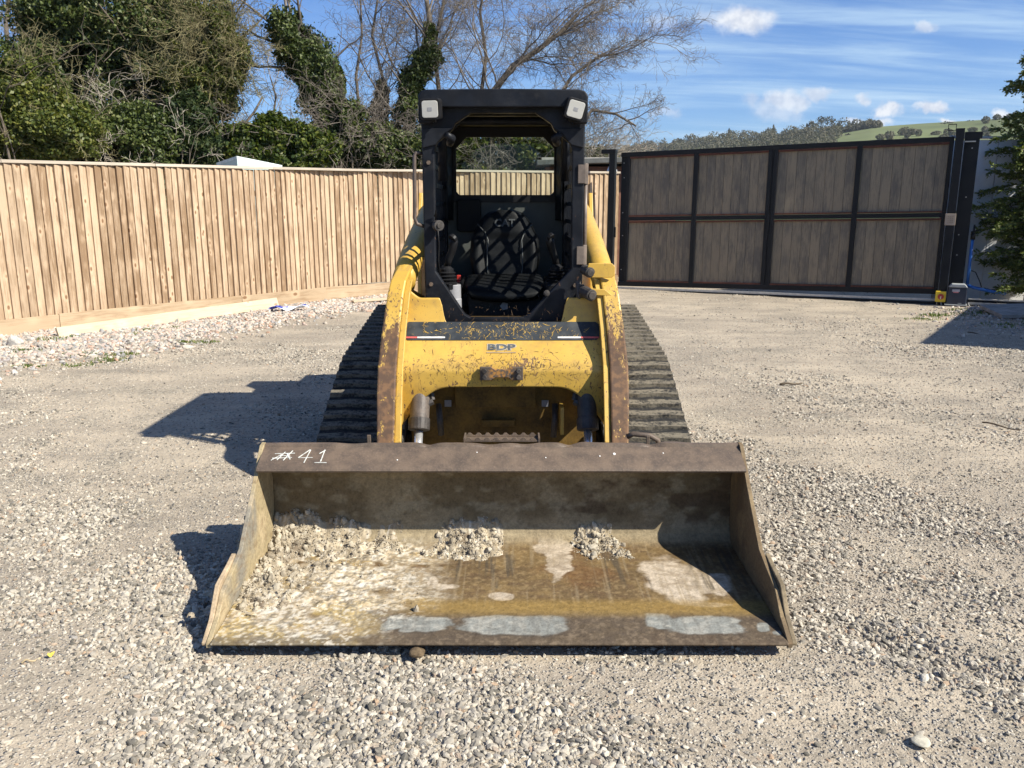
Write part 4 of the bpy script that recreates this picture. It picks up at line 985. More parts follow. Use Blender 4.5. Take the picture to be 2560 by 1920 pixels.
# soil left in the bucket: three heaps
T_CRUMB = stone_tree('soil_crumbs', CRUMB, rough=.8, flat=.8)
def soil(name, spots, label, extra=0):
    """heaped dry soil: a lumpy skin with crumbs over it; spots = (x, y, rx, ry, height)"""
    o_root = None; xs = np.linspace(min(s[0] - s[2] for s in spots), max(s[0] + s[2] for s in spots), 150); ys = np.linspace(max(2.6, min(s[1] - s[3] for s in spots)), min(3.325, max(s[1] + s[3] for s in spots)), 90)
    X, Y = np.meshgrid(xs, ys); h = np.zeros_like(X)
    for (cx, cy, rx, ry, hh) in spots:
        d = np.hypot((X - cx) / rx, (Y - cy) / ry) + (fbm(X * 11, Y * 11, seed=77, oct=4) - .5) * 1.3; d = np.maximum(d, 0); h = np.maximum(h, .72 * hh * np.clip(1 - d ** 1.6, -.3, 1) * (.75 + .6 * (fbm(X * 9, Y * 9, seed=71, oct=3) - .35)))
    h = h + (fbm(X * 34, Y * 34, seed=72, oct=5) - .55) * .055 * sstep(0, .03, h + .012) - .006
    floor = np.interp(Y, [p[0] for p in PROF[:10]], [p[1] for p in PROF[:10]])
    ok = h > -.012; Z = floor + np.maximum(h, -.010)
    x, y = X.ravel(), Y.ravel(); n = fbm(x * 22, y * 22, seed=73, oct=4); n2 = fbm(x * 80, y * 80, seed=74, oct=3)
    c = np.tile(np.array([.37, .31, .22]), (len(x), 1)); c = lerp(c, sstep(.45, .62, n), (.27, .22, .15)); c = lerp(c, sstep(.56, .7, n2) * .6, (.60, .55, .46)); c = lerp(c, sstep(.60, .72, fbm(x * 6, y * 8, seed=75)) * .9, (.14, .105, .07))
    nx = len(xs); i, j = np.meshgrid(np.arange(nx - 1), np.arange(len(ys) - 1)); k = (j * nx + i).ravel(); okf = (h.ravel()[k] > -.008) & (h.ravel()[k + 1] > -.008) & (h.ravel()[k + nx] > -.008)
    k = k[okf]; o = np_mesh(name, np.stack([x + X0, y, Z.ravel()], -1), np.stack([k, k + 1, k + nx + 1, k + nx], -1), BUCKW, None, smooth=False, colors=c, loc=(X0 + spots[0][0], spots[0][1], .08))
    tag(o, label, 'soil', kind='stuff')
    m_ = RNG.choice(len(x), 60000 if extra else 24000, p=(np.clip(h.ravel() + .004, 0, None) + 1e-9) / (np.clip(h.ravel() + .004, 0, None) + 1e-9).sum()); n_ = 4200 if extra else 1300; m_ = m_[:n_]
    P = np.stack([x[m_] + X0 + RNG.normal(0, .006, n_), np.minimum(y[m_] + RNG.normal(0, .006, n_), 3.32), Z.ravel()[m_] + .001], -1)
    if extra:
        xe = RNG.uniform(-.95, -.30, extra); ye = RNG.uniform(2.72, 3.22, extra); keep = RNG.uniform(0, 1, extra) < sstep(.32, .6, fbm(xe * 6, ye * 8, seed=76)) * sstep(-.2, -.8, xe) * .45 + .04; xe, ye = xe[keep], ye[keep]
        P = np.concatenate([P, np.stack([xe + X0, ye, np.interp(ye, [p[0] for p in PROF[:10]], [p[1] for p in PROF[:10]]) + .004], -1)])
    S = .003 + .016 * RNG.beta(.9, 9, len(P)); big_ = RNG.uniform(0, 1, len(P)) < .035; S = np.where(big_, RNG.uniform(.014, .030, len(P)), S); scatter(name + '_crumbs', P - np.array(ORG[o.name]) , S, T_CRUMB, parent=o, tilt=1.5)
def spot(u, v, ru, rv, h, zz=.09):
    x, y = pz(u, v, zz); x2, _ = pz(u + ru, v, zz); _, y2 = pz(u, v - rv, zz); return (x, y, x2 - x, max(.03, y2 - y), h)
soil('soil', [spot(735, 1345, 130, 60, .105), spot(850, 1358, 120, 45, .065), spot(965, 1366, 70, 30, .045), spot(680, 1440, 110, 70, .045), spot(640, 1390, 60, 40, .06)], 'large dry heap of pale soil in the left end of the bucket', 1500)
soil('soil', [spot(1160, 1362, 98, 36, .050), spot(1200, 1345, 50, 26, .058)], 'middle clod of dry soil at the back of the bucket floor')
soil('soil', [spot(1490, 1362, 60, 26, .030), spot(1540, 1372, 50, 18, .020), spot(1455, 1330, 26, 12, .03)], 'smallest crumbly soil clod right of the middle in the bucket')

# ---------------- lift arms and the cross plate between them
def wear_arm(p):
    z = p[2]; return float(np.clip(1.02 - max(0, z - .55) * 1.15, .10, .72)) if z < 1.12 else .06
def arms():
    for s in (-1, 1):
        ax = lambda v: s * v
        # lower leg: swept box following the front line
        front = [(3.655, .30), (3.675, .41), (3.79, .60), (3.885, .735), (3.955, .90), (4.035, 1.07), (4.085, 1.13), (4.16, 1.170), (4.27, 1.20)]
        back = [(3.80, .22), (3.86, .40), (3.95, .60), (4.03, .735), (4.10, .90), (4.17, 1.00), (4.24, 1.04), (4.32, 1.06), (4.36, 1.08)]
        xo = [.585, .588, .600, .605, .590, .570, .560, .545, .535]; xi = [.510, .508, .512, .515, .505, .490, .482, .470, .465]
        mb = MB(); n = len(front)
        for i in range(n):
            f, b = front[i], back[i]; mb.v += [(ax(xo[i]), f[0], f[1]), (ax(xi[i]), f[0], f[1]), (ax(xi[i]), b[0], b[1]), (ax(xo[i]), b[0], b[1])]
        mb.f = [(i * 4 + k, i * 4 + (k + 1) % 4, (i + 1) * 4 + (k + 1) % 4, (i + 1) * 4 + k) for i in range(n - 1) for k in range(4)] + [(3, 2, 1, 0), tuple(4 * n - 4 + k for k in range(4))]
        if s > 0: mb.f = [tuple(reversed(q)) for q in mb.f]
        mb.f = [tuple(reversed(q)) for q in mb.f]
        mb.mi = [0] * len(mb.f); mb.w = [0.01] * len(mb.v)
        o = pt(mb, 'lift_arm', YEL, bevel=.008)
        me = o.data; bm = bmesh.new(); bm.from_mesh(me); bmesh.ops.subdivide_edges(bm, edges=[e for e in bm.edges if e.calc_length() > .06], cuts=2, use_grid_fill=True); bm.to_mesh(me); bm.free()
        og = ORG[o.name]; at = me.attributes['wear']; nv = len(me.vertices)
        wv = []
        for v in me.vertices:
            p = v.co + og; y_f = np.interp(p.z, [q[1] for q in front], [q[0] for q in front]); d = p.y - y_f
            wv.append(wear_arm(p) if d < .03 else min(.16, wear_arm(p) * .3))
        at.data.foreach_set('value', np.array(wv, np.float32))
        # inner flange running down beside the front face
        mb = MB(); n = len(front)
        for i in range(7):
            f = front[i]; mb.v += [(ax(xi[i] - .001), f[0] + .018, f[1]), (ax(xi[i] - .030), f[0] + .018, f[1] + .004), (ax(xi[i] - .030), f[0] + .05, f[1] + .004), (ax(xi[i] - .001), f[0] + .05, f[1])]
        mb.f = [(i * 4 + k, i * 4 + (k + 1) % 4, (i + 1) * 4 + (k + 1) % 4, (i + 1) * 4 + k) for i in range(6) for k in range(4)] + [(3, 2, 1, 0), (24, 25, 26, 27)]
        mb.mi = [0] * len(mb.f); mb.w = [.22] * len(mb.v); pt(mb, 'arm_flange', YEL, o, bevel=.003)
        # upper tube back to the rear pivot
        mb = MB(); mb.wear = .04
        path = [(ax(.510), 4.20, 1.120), (ax(.507), 4.42, 1.185), (ax(.502), 4.75, 1.275), (ax(.50), 5.2, 1.375), (ax(.50), 5.6, 1.45), (ax(.50), 5.92, 1.48)]
        mb.tube(path, [.060, .064, .066, .066, .066, .066], 16); pt(mb, 'arm_tube', YEL, o, smooth=True)
        mb = MB(); mb.wear = .06; mb.prism([(5.55, .60), (6.25, .60), (6.22, 1.30), (6.05, 1.575), (5.82, 1.575), (5.66, 1.30)], 'x', ax(.575), ax(.60)); mb.prism([(5.55, .60), (6.25, .60), (6.22, 1.30), (6.05, 1.575), (5.82, 1.575), (5.66, 1.30)], 'x', ax(.40), ax(.425)); pt(mb, 'rear_tower', YEL, bevel=.004)
        # lift cylinder along the arm's lower side
        mb = MB(); mb.tube([(ax(.50), 4.35, 1.02), (ax(.50), 5.7, .78)], .042, 12); pt(mb, 'lift_cylinder', YEL, smooth=True)
    # pins and bracket on the right elbow
    pb = MB(); pb.prism([(.42, 1.145), (.535, 1.145), (.55, 1.155), (.55, 1.20), (.535, 1.215), (.42, 1.215), (.405, 1.16)], 'y', 4.062, 4.076); br = pt(pb, 'pin_bracket', YEL, bevel=.003)
    for (a, b, r_) in (((.405, 4.13, 1.180), (.428, 4.055, 1.170), .026), ((.40, 4.10, 1.075), (.435, 4.02, 1.062), .029)):
        mb = MB(); mb.tube([a, b], r_, 16); mb.tube([b, tuple(b[i] + (b[i] - a[i]) * .08 for i in range(3))], r_ * .7, 16); pt(mb, 'pin', DARKMET, br, bevel=.003)
    mb = MB(); mb.tube([(.375, 4.15, 1.12), (.385, 4.13, 1.05), (.375, 4.14, .99)], [.014, .02, .014], 8); mb.box((.392, 4.14, 1.06), (.03, .03, .09)); pt(mb, 'door_latch', DARKMET, bevel=.004)
    pb = MB(); pb.prism([(.43, 1.062), (.54, 1.058), (.50, 1.09), (.43, 1.095)], 'y', 4.03, 4.042); pt(pb, 'lock_tab', YEL, br, bevel=.003)
arms()
def plate_y(z):      # how far forward the cross plate stands at height z
    zz = [.44, .62, .70, .735, .77, .84, .92, 1.00, 1.12]; yy = [3.965, 3.940, 3.936, 3.948, 3.972, 4.028, 4.085, 4.11, 4.13]
    return float(np.interp(z, zz, yy))
def plate():
    def ztop(x):
        a = abs(x); return .922 + .118 * float(sstep(.285, .325, a)) + .05 * float(sstep(.41, .50, a))
    def zbot(x):
        a = abs(x); t = min(1, a / .505); return .622 - .20 * max(0, (t - .52) / .48) ** 2.0 - .006 * t
    us = sorted(set(list(np.linspace(-.505, .505, 121)) + list(np.linspace(.28, .33, 14)) + list(np.linspace(-.33, -.28, 14))))
    def fn(x, t):
        z0, z1 = zbot(x), ztop(x); z = z0 + (z1 - z0) * t; return (x, plate_y(z), z)
    def wr(x, t):
        z = fn(x, t)[2]; w_ = .16 + .30 * math.exp(-((z - .725) / .05) ** 2) + .26 * float(sstep(.73, .62, z)); return w_ * (.75 + .25 * math.cos(x * 3)) - .08 * float(sstep(.9, 1.0, z))
    mb = MB(); mb.grid(fn, us, np.linspace(0, 1, 44), wr); o = pt(mb, 'front_plate', YEL, smooth=True, solid=.014)
    # decal band and its pinstripes
    def strip(name, x0, x1, z0, z1, m_, off, n=40, r=.012):
        mb = MB()
        def f2(x, t):
            e = min(x - x0, x1 - x); cut = r - math.sqrt(max(0, r * r - max(0, r - e) ** 2)) if e < r else 0
            z = (z0 + cut) + (z1 - z0 - 2 * cut) * t; return (x, plate_y(z) - off * .80, z + off * .55)
        mb.grid(f2, np.linspace(x0, x1, n), np.linspace(0, 1, 6)); return pt(mb, name, m_, o)
    strip('decal_band', -.492, .478, .838, .921, DECAL, .0035, 60)
    for x0, x1, m_ in ((-.490, -.428, REDP), (-.428, -.29, WHITEP), (.27, .385, WHITEP), (.385, .476, REDP)): strip('pinstripe', x0, x1, .8460, .8535, m_, .0055, 8, .0005)
    # badge
    nrm = Vector((0, -(.84 - .77), (3.985 - 3.918))).normalized(); tilt = math.atan2(4.028 - 3.972, .84 - .77)
    for m_, off, k in ((m_simple('badge_outline', (.42, .36, .26), .5), .0042, .0014), (m_simple('badge_grey', (.075, .085, .092), .5), .0012, .0034)):
        z = .806; text_mesh('badge', 'BDP', .043, m_, o, (X0 - .010, plate_y(z) - k * .72, z + k * .70), (math.pi / 2 - tilt, 0, 0), off, .0006, (1.75, 1, 1))
    mb = MB(); z0, z1 = .7815, .7865; mb.grid(lambda x, t: (x, plate_y(z0 + (z1 - z0) * t) - .002, z0 + (z1 - z0) * t + .0015), np.linspace(-.083, .063, 10), [0, 1]); pt(mb, 'badge_underline', m_simple('badge_line', (.34, .24, .13), .6), o)
    # gouges and scratches: thin slivers lying on the paint
    def slivers(name, n, zlo, zhi, m_, seed, off, lmax, xw=.46, vert=.35):
        rnd = random.Random(seed); mb = MB()
        for _ in range(n):
            x = max(-xw, min(xw, rnd.gauss(0, xw * .55))); z = zlo + (zhi - zlo) * rnd.betavariate(1.6, 1.6); a = rnd.gauss(0, .5) if rnd.random() > vert else rnd.gauss(1.45, .45); a *= rnd.choice((-1, 1)); L_ = .004 + lmax * rnd.betavariate(1, 4); wd = rnd.uniform(.0004, .0012); bend = rnd.gauss(0, .35); k = 5; P = []
            for i in range(k):
                t = i / (k - 1); aa = a + bend * t; px, pz_ = x + math.cos(aa) * L_ * t, z + math.sin(aa) * L_ * t; pz_ = min(max(pz_, zlo), zhi); ww = wd * math.sin(math.pi * min(max(t, .08), .92)); nx, nz = -math.sin(aa) * ww, math.cos(aa) * ww
                for q in (-1, 1): xx, zz = px + nx * q, pz_ + nz * q; P.append((xx, plate_y(zz) - off * .8, zz + off * .55))
            mb.add(P, [(2 * i, 2 * i + 1, 2 * i + 3, 2 * i + 2) for i in range(k - 1)])
        return tag(pt(mb, name, m_, o), kind='stuff')
    DKS = m_simple('dark_scratch', (.095, .058, .030), .8, 0, .2, .4, 60)
    slivers('scratches', 150, .635, .80, DKS, 4, .0016, .085); slivers('scratches', 90, .68, .76, DKS, 8, .0017, .05, .42); slivers('scratches', 40, .925, 1.0, DKS, 9, .0016, .05, .27, .7)
    slivers('decal_scratches', 150, .840, .920, m_simple('yellow_scratch', (.52, .32, .06), .6, 0, .3, .3, 60), 6, .0052, .06, .40)
    # bolted keeper plate
    zc = .695; hw = .105; pl_ = [(-hw, .030), (-.052, .030), (-.030, .018), (.030, .018), (.052, .030), (hw, .030), (hw, -.036), (.052, -.036), (.030, -.022), (-.030, -.022), (-.052, -.036), (-hw, -.036)]
    mb = MB(); mb.wear = .74; mb.prism([(x - .008, zc + z) for x, z in pl_], 'y', 3.912, 3.932); k_ = pt(mb, 'keeper_plate', KEEP, o, bevel=.003)
    for x in (-.083, .083):
        for z in (.012, -.019):
            mb = MB(); mb.tube([(x - .008, 3.913, zc + z), (x - .008, 3.895, zc + z)], .0125, 6); pt(mb, 'bolt', DARKMET, k_, bevel=.002)
    # side cheeks joining the plate to the arms
    for s in (-1, 1):
        mb = MB(); mb.wear = .16; mb.prism([(3.90, .44), (3.92, .735), (4.05, .92), (4.10, 1.07), (4.16, 1.05), (4.08, .80), (4.00, .46)], 'x', s * .497, s * .508); pt(mb, 'cheek', YEL, o)
DECAL, dw = mat('scuffed_black_decal')
dp = worldpos(dw)
def _lines(rot, sc, wd):
    q = dw.noise(dw.mapping(dp, rot=rot, scale=(1, 1, .3)), sc, 2, .5, .7); return dw.step(dw.m('ABSOLUTE', dw.m('SUBTRACT', q, .5)), 0, wd, 1, 0)
cz = dw.step(dw.m('ABSOLUTE', dw.m('ADD', dw.sep(dp)[0], .05)), .05, .36, 1, .25)
sc_ = dw.m('MAXIMUM', dw.m('MULTIPLY', _lines((.3, .5, .2), 30, .022), dw.step(dw.noise(dp, 16, 3), .56, .66)), dw.m('MULTIPLY', _lines((.2, -.6, .4), 38, .025), dw.step(dw.noise(dw.mapping(dp, loc=(3, 3, 3)), 14, 3), .56, .66)))
sc_ = dw.m('MAXIMUM', sc_, dw.step(dw.noise(dp, 75, 4, .7), .65, .70)); sc_ = dw.m('MULTIPLY', sc_, cz)
dc = dw.mix(dw.step(dw.noise(dp, 20, 4), .35, .7), (.020, .024, .028), (.045, .050, .052)); dc = dw.mix(sc_, dc, (.55, .36, .08))
fin(dw, dc, .5, 0, .4)
KEEP, kw = mat('rusty_keeper'); kp = worldpos(kw); kx = kw.m('ABSOLUTE', kw.m('ADD', kw.sep(kp)[0], .05))
kc = kw.mix(kw.m('MULTIPLY', kw.step(kx, .045, .075, 1, 0), kw.step(kw.noise(kp, 70, 4), .4, .6)), (.085, .065, .05), (.36, .17, .04)); fin(kw, kc, .7, 0, .4, kw.noise(kp, 150, 3), .3, .001)
plate()
# ---------------- tilt cylinders, chassis front
def lower_front():
    for s in (-1, 1):
        mb = MB(); mb.tube([(s * .405, 4.09, .79), (s * .418, 3.928, .435)], .048, 40); o = pt(mb, 'tilt_cylinder', m_simple('brown_grey_cylinder', (.115, .092, .075), .55, .1, .5, .45, 14) if s < 0 else DARKMET)
        mb = MB(); mb.tube([(s * .4172, 3.940, .461), (s * .4183, 3.915, .407)], .054, 20); pt(mb, 'gland', DARKMET, o, bevel=.004)
        mb = MB(); mb.tube([(s * .4183, 3.92, .415), (s * .422, 3.80, .16)], .021, 16); pt(mb, 'rod', STEEL, o, smooth=True)
        mb = MB(); mb.tube([(s * .36, 3.985, .58), (s * .352, 3.975, .545)], .014, 6); mb.tube([(s * .352, 3.975, .540), (s * .385, 3.965, .525)], .018, 6); mb.tube([(s * .345, 3.99, .60), (s * .33, 4.10, .66)], .014, 8); pt(mb, 'hose_fitting', DARKMET, o, bevel=.002)
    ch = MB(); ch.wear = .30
    ch.bb((-.50, 4.27, .20), (.50, 4.32, .92)); ch.bb((-.26, 4.245, .44), (.17, 4.268, .58)); ch.bb((-.12, 4.235, .335), (.06, 4.268, .372)); c_ = pt(ch, 'chassis', GRIMY_SHADED, bevel=.004)
    mb = MB(); mb.bb((-.50, 4.325, .15), (.50, 6.3, .55)); pt(mb, 'belly', DARKMET)
    mb = MB(); mb.wear = .1; mb.bb((-.39, 5.32, .56), (.39, 6.35, 1.28)); pt(mb, 'engine_box', YEL, bevel=.02)
    mb = MB(); mb.wear = .1; mb.prism([(5.55, 1.283), (6.40, 1.283), (6.38, 1.40), (5.60, 1.40)], 'x', -.39, .39); pt(mb, 'engine_hood', YEL, bevel=.02)
    mb = MB(); mb.wear = .25; mb.prism([(4.10, .33), (4.255, .33), (4.255, .47), (4.12, .47)], 'x', .295, .312); pt(mb, 'hook_plate', YEL, c_)
    mb = MB(); mb.tube([(.27, 4.20, .47), (.268, 4.16, .40), (.262, 4.17, .30)], .016, 8); mb.tube([(-.345, 4.20, .47), (-.335, 4.16, .40), (-.33, 4.17, .31)], .016, 8); pt(mb, 'tie_hook', DARKMET, c_, smooth=True)
    for x in (.22, -.30):
        mb = MB(); mb.bb((x - .018, 4.262, .44), (x + .018, 4.268, .475)); pt(mb, 'sticker', GREYPL, c_)
lower_front()
# ---------------- tracks
def track_path():
    P = [(4.10, .0), (5.85, .0), (6.12, .06), (6.33, .20), (6.43, .40), (6.42, .58), (6.33, .70), (6.18, .745), (5.5, .672), (4.80, .592), (4.42, .44), (4.06, .282), (3.95, .205), (3.93, .13), (3.98, .045)]
    P = np.array(P + [P[0]]); Q = []
    L = np.concatenate([[0], np.cumsum(np.hypot(*np.diff(P, axis=0).T))]); s = np.linspace(0, L[-1], 300, endpoint=False); Y, Z = np.interp(s, L, P[:, 0]), np.interp(s, L, P[:, 1])
    k = np.exp(-np.linspace(-2, 2, 13) ** 2); k /= k.sum()
    Y = np.convolve(np.concatenate([Y[-6:], Y, Y[:6]]), k, 'valid'); Z = np.convolve(np.concatenate([Z[-6:], Z, Z[:6]]), k, 'valid'); return np.stack([Y, np.maximum(Z, -.004)], -1)
TP = track_path()
def tracks():
    seg = np.hypot(*np.diff(np.vstack([TP, TP[:1]]), axis=0).T); cum = np.concatenate([[0], np.cumsum(seg)]); Lt = cum[-1]; TPc = np.vstack([TP, TP[:1]])
    def at(s):
        s = s % Lt; y, z = np.interp(s, cum, TPc[:, 0]), np.interp(s, cum, TPc[:, 1]); y2, z2 = np.interp((s + .01) % Lt, cum, TPc[:, 0]), np.interp((s + .01) % Lt, cum, TPc[:, 1])
        t = np.array([y2 - y, z2 - z]); t /= np.linalg.norm(t) + 1e-9; return y, z, t
    n_l = 58; pitch = Lt / n_l
    lug_me = None
    for s in (-1, 1):
        mb = MB(); x0, x1 = s * .522, s * .972; n = len(TP); inn = []
        for i in range(n):
            a, b = TP[i - 1], TP[(i + 1) % n]; t = (b - a) / np.linalg.norm(b - a); nn = np.array([-t[1], t[0]]); inn.append(TP[i] + nn * .035)
        for i in range(n): mb.v += [(x0, *TP[i]), (x1, *TP[i]), (x1, *inn[i]), (x0, *inn[i])]
        mb.f = [(i * 4 + k, ((i + 1) % n) * 4 + k, ((i + 1) % n) * 4 + (k + 1) % 4, i * 4 + (k + 1) % 4) for i in range(n) for k in range(4)]
        if s < 0: mb.f = [tuple(reversed(q)) for q in mb.f]
        mb.mi = [0] * len(mb.f); mb.w = [0] * len(mb.v); o = pt(mb, 'rubber_track', RUB)
        for i in range(n_l):
            y, z, t = at(i * pitch); out = np.array([t[1], -t[0]])
            if lug_me is None:
                xs = np.linspace(-.222, .222, 9); V = []
                for k, xx in enumerate(xs):
                    sh_ = .012 * math.cos(k * 1.6) * .4; V += [(xx, -.028 + sh_, -.006), (xx, -.020 + sh_, .019), (xx, .020 + sh_, .019), (xx, .028 + sh_, -.006)]
                Fq = [(k * 4 + q, k * 4 + q + 1, (k + 1) * 4 + q + 1, (k + 1) * 4 + q) for k in range(8) for q in range(3)] + [(0, 1, 2, 3), (35, 34, 33, 32)]
                lug_me = bpy.data.meshes.new('tread_bar'); lug_me.from_pydata(V, [], [tuple(reversed(q)) for q in Fq]); lug_me.materials.append(LUGM)
            L_ = link('tread_bar', lug_me, o, (X0 + s * .747, y, z)); ex = Vector((1, 0, 0)); ey = Vector((0, t[0], t[1])); ez = Vector((0, out[0], out[1]))
            m3 = Matrix((ex, ey, ez)).transposed()
            if m3.determinant() < 0: m3 = Matrix((-ex, ey, ez)).transposed()
            L_.rotation_euler = m3.to_euler()
        # rollers, idler, frame
        fr = MB()
        for (y, z, r_) in ((4.18, .17, .15), (6.15, .42, .26), (5.85, .16, .13), (4.7, .13, .10), (5.1, .13, .10), (5.5, .13, .10)): fr.tube([(s * .56, y, z), (s * .93, y, z)], r_, 20)
        fr.prism([(4.25, .18), (5.8, .18), (6.1, .5), (5.6, .58), (4.8, .50)], 'x', s * .62, s * .88); pt(fr, 'track_frame', DARKMET)
        mb = MB(); mb.wear = .2; mb.prism([(4.12, .45), (4.40, .45), (4.9, .64), (6.2, .78), (6.2, .86), (4.75, .84), (4.2, .86)], 'x', s * .42, s * .515); pt(mb, 'fender', YEL, bevel=.005)
tracks()
# ---------------- cab
def cab():
    Yf, Yr = 4.20, 5.28
    # front frame: a plate ring with an eight-sided opening
    outer = [(-.402, .96), (-.402, 1.90), (.402, 1.90), (.402, .96), (.33, .90), (-.33, .90)]
    op = [(-.345, 1.165), (-.340, 1.76), (-.326, 1.795), (-.25, 1.855), (-.235, 1.885), (-.158, 1.935), (.158, 1.935), (.235, 1.885), (.25, 1.855), (.326, 1.795), (.340, 1.76), (.345, 1.175), (.13, .945), (.10, .928), (-.17, .928), (-.20, .945)]
    bm = bmesh.new()
    def ring(poly, y): return [bm.verts.new((x, y, z)) for x, z in poly]
    out2 = [(-.402, .95), (-.402, 1.165), (-.402, 1.76), (-.402, 1.95), (-.402, 2.0), (-.25, 2.0), (0, 2.0), (.25, 2.0), (.402, 2.0), (.402, 1.95), (.402, 1.76), (.402, 1.175), (.402, .95), (.20, .885), (-.28, .885)]
    def tri(poly_o, poly_i, y):
        vo, vi = ring(poly_o, y), ring(poly_i, y); eo = [bm.edges.new((vo[i], vo[(i + 1) % len(vo)])) for i in range(len(vo))]; ei = [bm.edges.new((vi[i], vi[(i + 1) % len(vi)])) for i in range(len(vi))]
        bmesh.ops.triangle_fill(bm, edges=eo + ei, use_beauty=True); return vo, vi
    tri(out2, op, Yf); me = bpy.data.meshes.new('x'); bm.to_mesh(me); bm.free()
    mb = MB(); mb.add([tuple(v.co) for v in me.vertices], [tuple(p.vertices) for p in me.polygons], [.42 if (abs(v.co.x) > .30 and v.co.z < 1.78) or v.co.z < 1.2 else .03 for v in me.vertices]); bpy.data.meshes.remove(me)
    # faces must look at the camera (-Y)
    fixed = []
    for q in mb.f:
        a, b, c = (Vector(mb.v[i]) for i in q[:3]); fixed.append(tuple(q) if (b - a).cross(c - a).y < 0 else tuple(reversed(q)))
    mb.f = fixed; fr = pt(mb, 'cab_frame', BLK, solid=.05)
    bv = fr.modifiers.new('bevel', 'BEVEL'); bv.width = .006; bv.segments = 2; bv.limit_method = 'ANGLE'; bv.angle_limit = R(40)
    # gusset plates at the upper corners
    for s in (-1, 1):
        mb = MB(); mb.wear = .12; mb.prism([(s * .395, 1.77), (s * .395, 1.862), (s * .25, 1.862), (s * .29, 1.835), (s * .335, 1.785)], 'y', 4.188, 4.198); pt(mb, 'gusset', BLK, fr, bevel=.002)
        mb = MB(); mb.tube([(s * .275, 4.16, 1.83), (s * .255, 4.20, 1.815), (s * .27, 4.30, 1.80)], [.014, .022, .020], 12); pt(mb, 'lamp_duct', BLK, fr, smooth=True)
    # roof with its front visor
    rp = [(-.408, 1.88), (-.408, 2.005), (-.395, 2.028), (-.37, 2.036), (0, 2.040), (.37, 2.036), (.395, 2.028), (.408, 2.005), (.408, 1.88), (.345, 1.88), (.30, 1.955), (-.30, 1.955), (-.345, 1.88)]
    mb = MB(); mb.prism(rp, 'y', 4.135, 4.185); mb.prism([(-.408, 1.965), (-.408, 2.005), (-.395, 2.028), (-.37, 2.036), (0, 2.040), (.37, 2.036), (.395, 2.028), (.408, 2.005), (.408, 1.965)], 'y', 4.186, 5.30); rf = pt(mb, 'roof', BLK, bevel=.006)
    # side walls: posts, sill and a punched steel grille
    for s in (-1, 1):
        mb = MB(); mb.wear = .1
        mb.bb((s * .400, 4.252, 1.90), (s * .36, 5.28, 1.964)); mb.bb((s * .400, 4.252, .86), (s * .36, 5.28, 1.13)); mb.bb((s * .400, 5.16, 1.13), (s * .36, 5.28, 1.90)); pt(mb, 'side_wall', BLK, bevel=.004)
        mb = MB()
        for y in np.arange(4.31, 5.15, .09): mb.bb((s * .392, y - .012, 1.13), (s * .384, y + .012, 1.90))
        for z in np.arange(1.20, 1.90, .10): mb.bb((s * .3835, 4.252, z - .012), (s * .376, 5.16, z + .012))
        pt(mb, 'side_grille', BLK)
        mb = MB()      # dark quilted lining on the rear corner pillar
        mb.grid(lambda a, b: (s * (.352 - .03 * a - .003 * math.sin(b * 26) * math.sin(a * 3.14)), 5.13 + a * .10, 1.40 + .50 * b), np.linspace(0, 1, 10), np.linspace(0, 1, 40)); pt(mb, 'pillar_trim', VINYL, smooth=True, solid=.01)
    # rear wall with window
    wn = [(-.302, 1.575), (-.302, 1.832), (-.236, 1.90), (.236, 1.90), (.302, 1.832), (.302, 1.575), (.285, 1.555), (-.285, 1.555)]
    mb = MB(); mb.bb((-.36, 5.25, .86), (.36, 5.28, 1.54)); mb.bb((-.36, 5.25, 1.91), (.36, 5.28, 1.965)); mb.bb((-.36, 5.25, 1.54), (-.31, 5.28, 1.91)); mb.bb((.31, 5.25, 1.54), (.36, 5.28, 1.91)); rw = pt(mb, 'rear_wall', SCREEN)
    wo = [(-.358, 1.54), (-.358, 1.90), (-.29, 1.962), (.29, 1.962), (.358, 1.90), (.358, 1.54), (.33, 1.51), (-.33, 1.51)]
    mb = MB(); mb.add([(x, 5.232, z) for x, z in wn + wo] + [(x, 5.246, z) for x, z in wn + wo], [(i, i + 8, (i + 1) % 8 + 8, (i + 1) % 8) for i in range(8)] + [(i, (i + 1) % 8, (i + 1) % 8 + 16, i + 16) for i in range(8)]); wf = pt(mb, 'rear_window', PLASTIC)
    mb = MB(); mb.add([(x, 5.242, z) for x, z in wn], [tuple(range(8))]); pt(mb, 'pane', GLASS, wf)
    mb = MB(); mb.prism([(-.30, 1.34), (-.30, 1.52), (-.285, 1.53), (-.16, 1.53), (-.15, 1.52), (-.15, 1.34), (-.16, 1.33), (-.285, 1.33)], 'y', 5.205, 5.249); pt(mb, 'rear_pad', VINYL, bevel=.01)
    mb = MB(); mb.bb((-.355, 4.26, .84), (.355, 5.26, .858)); mb.bb((-.30, 4.27, .72), (.30, 4.30, .90)); pt(mb, 'floor_pan', PLASTIC)
    mb = MB(); mb.bb((-.355, 4.26, 1.955), (.355, 5.24, 1.963)); pt(mb, 'headliner', VINYL)
    # inner roll frame seen in the dark above the window
    mb = MB(); mb.tube([(-.33, 4.55, 1.62), (-.33, 4.55, 1.86), (-.24, 4.55, 1.93), (.24, 4.55, 1.93), (.33, 4.55, 1.86), (.33, 4.55, 1.62)], .022, 8); pt(mb, 'inner_frame', BLK, smooth=True)
    # seat
    seat = empty('seat', (X0, 4.75, .86)); seat.parent = LD; seat.location = Vector((X0, 4.75, .86)) - base(LD)
    def cush(name, w_, pts, prof, m_=VINYL):
        pass
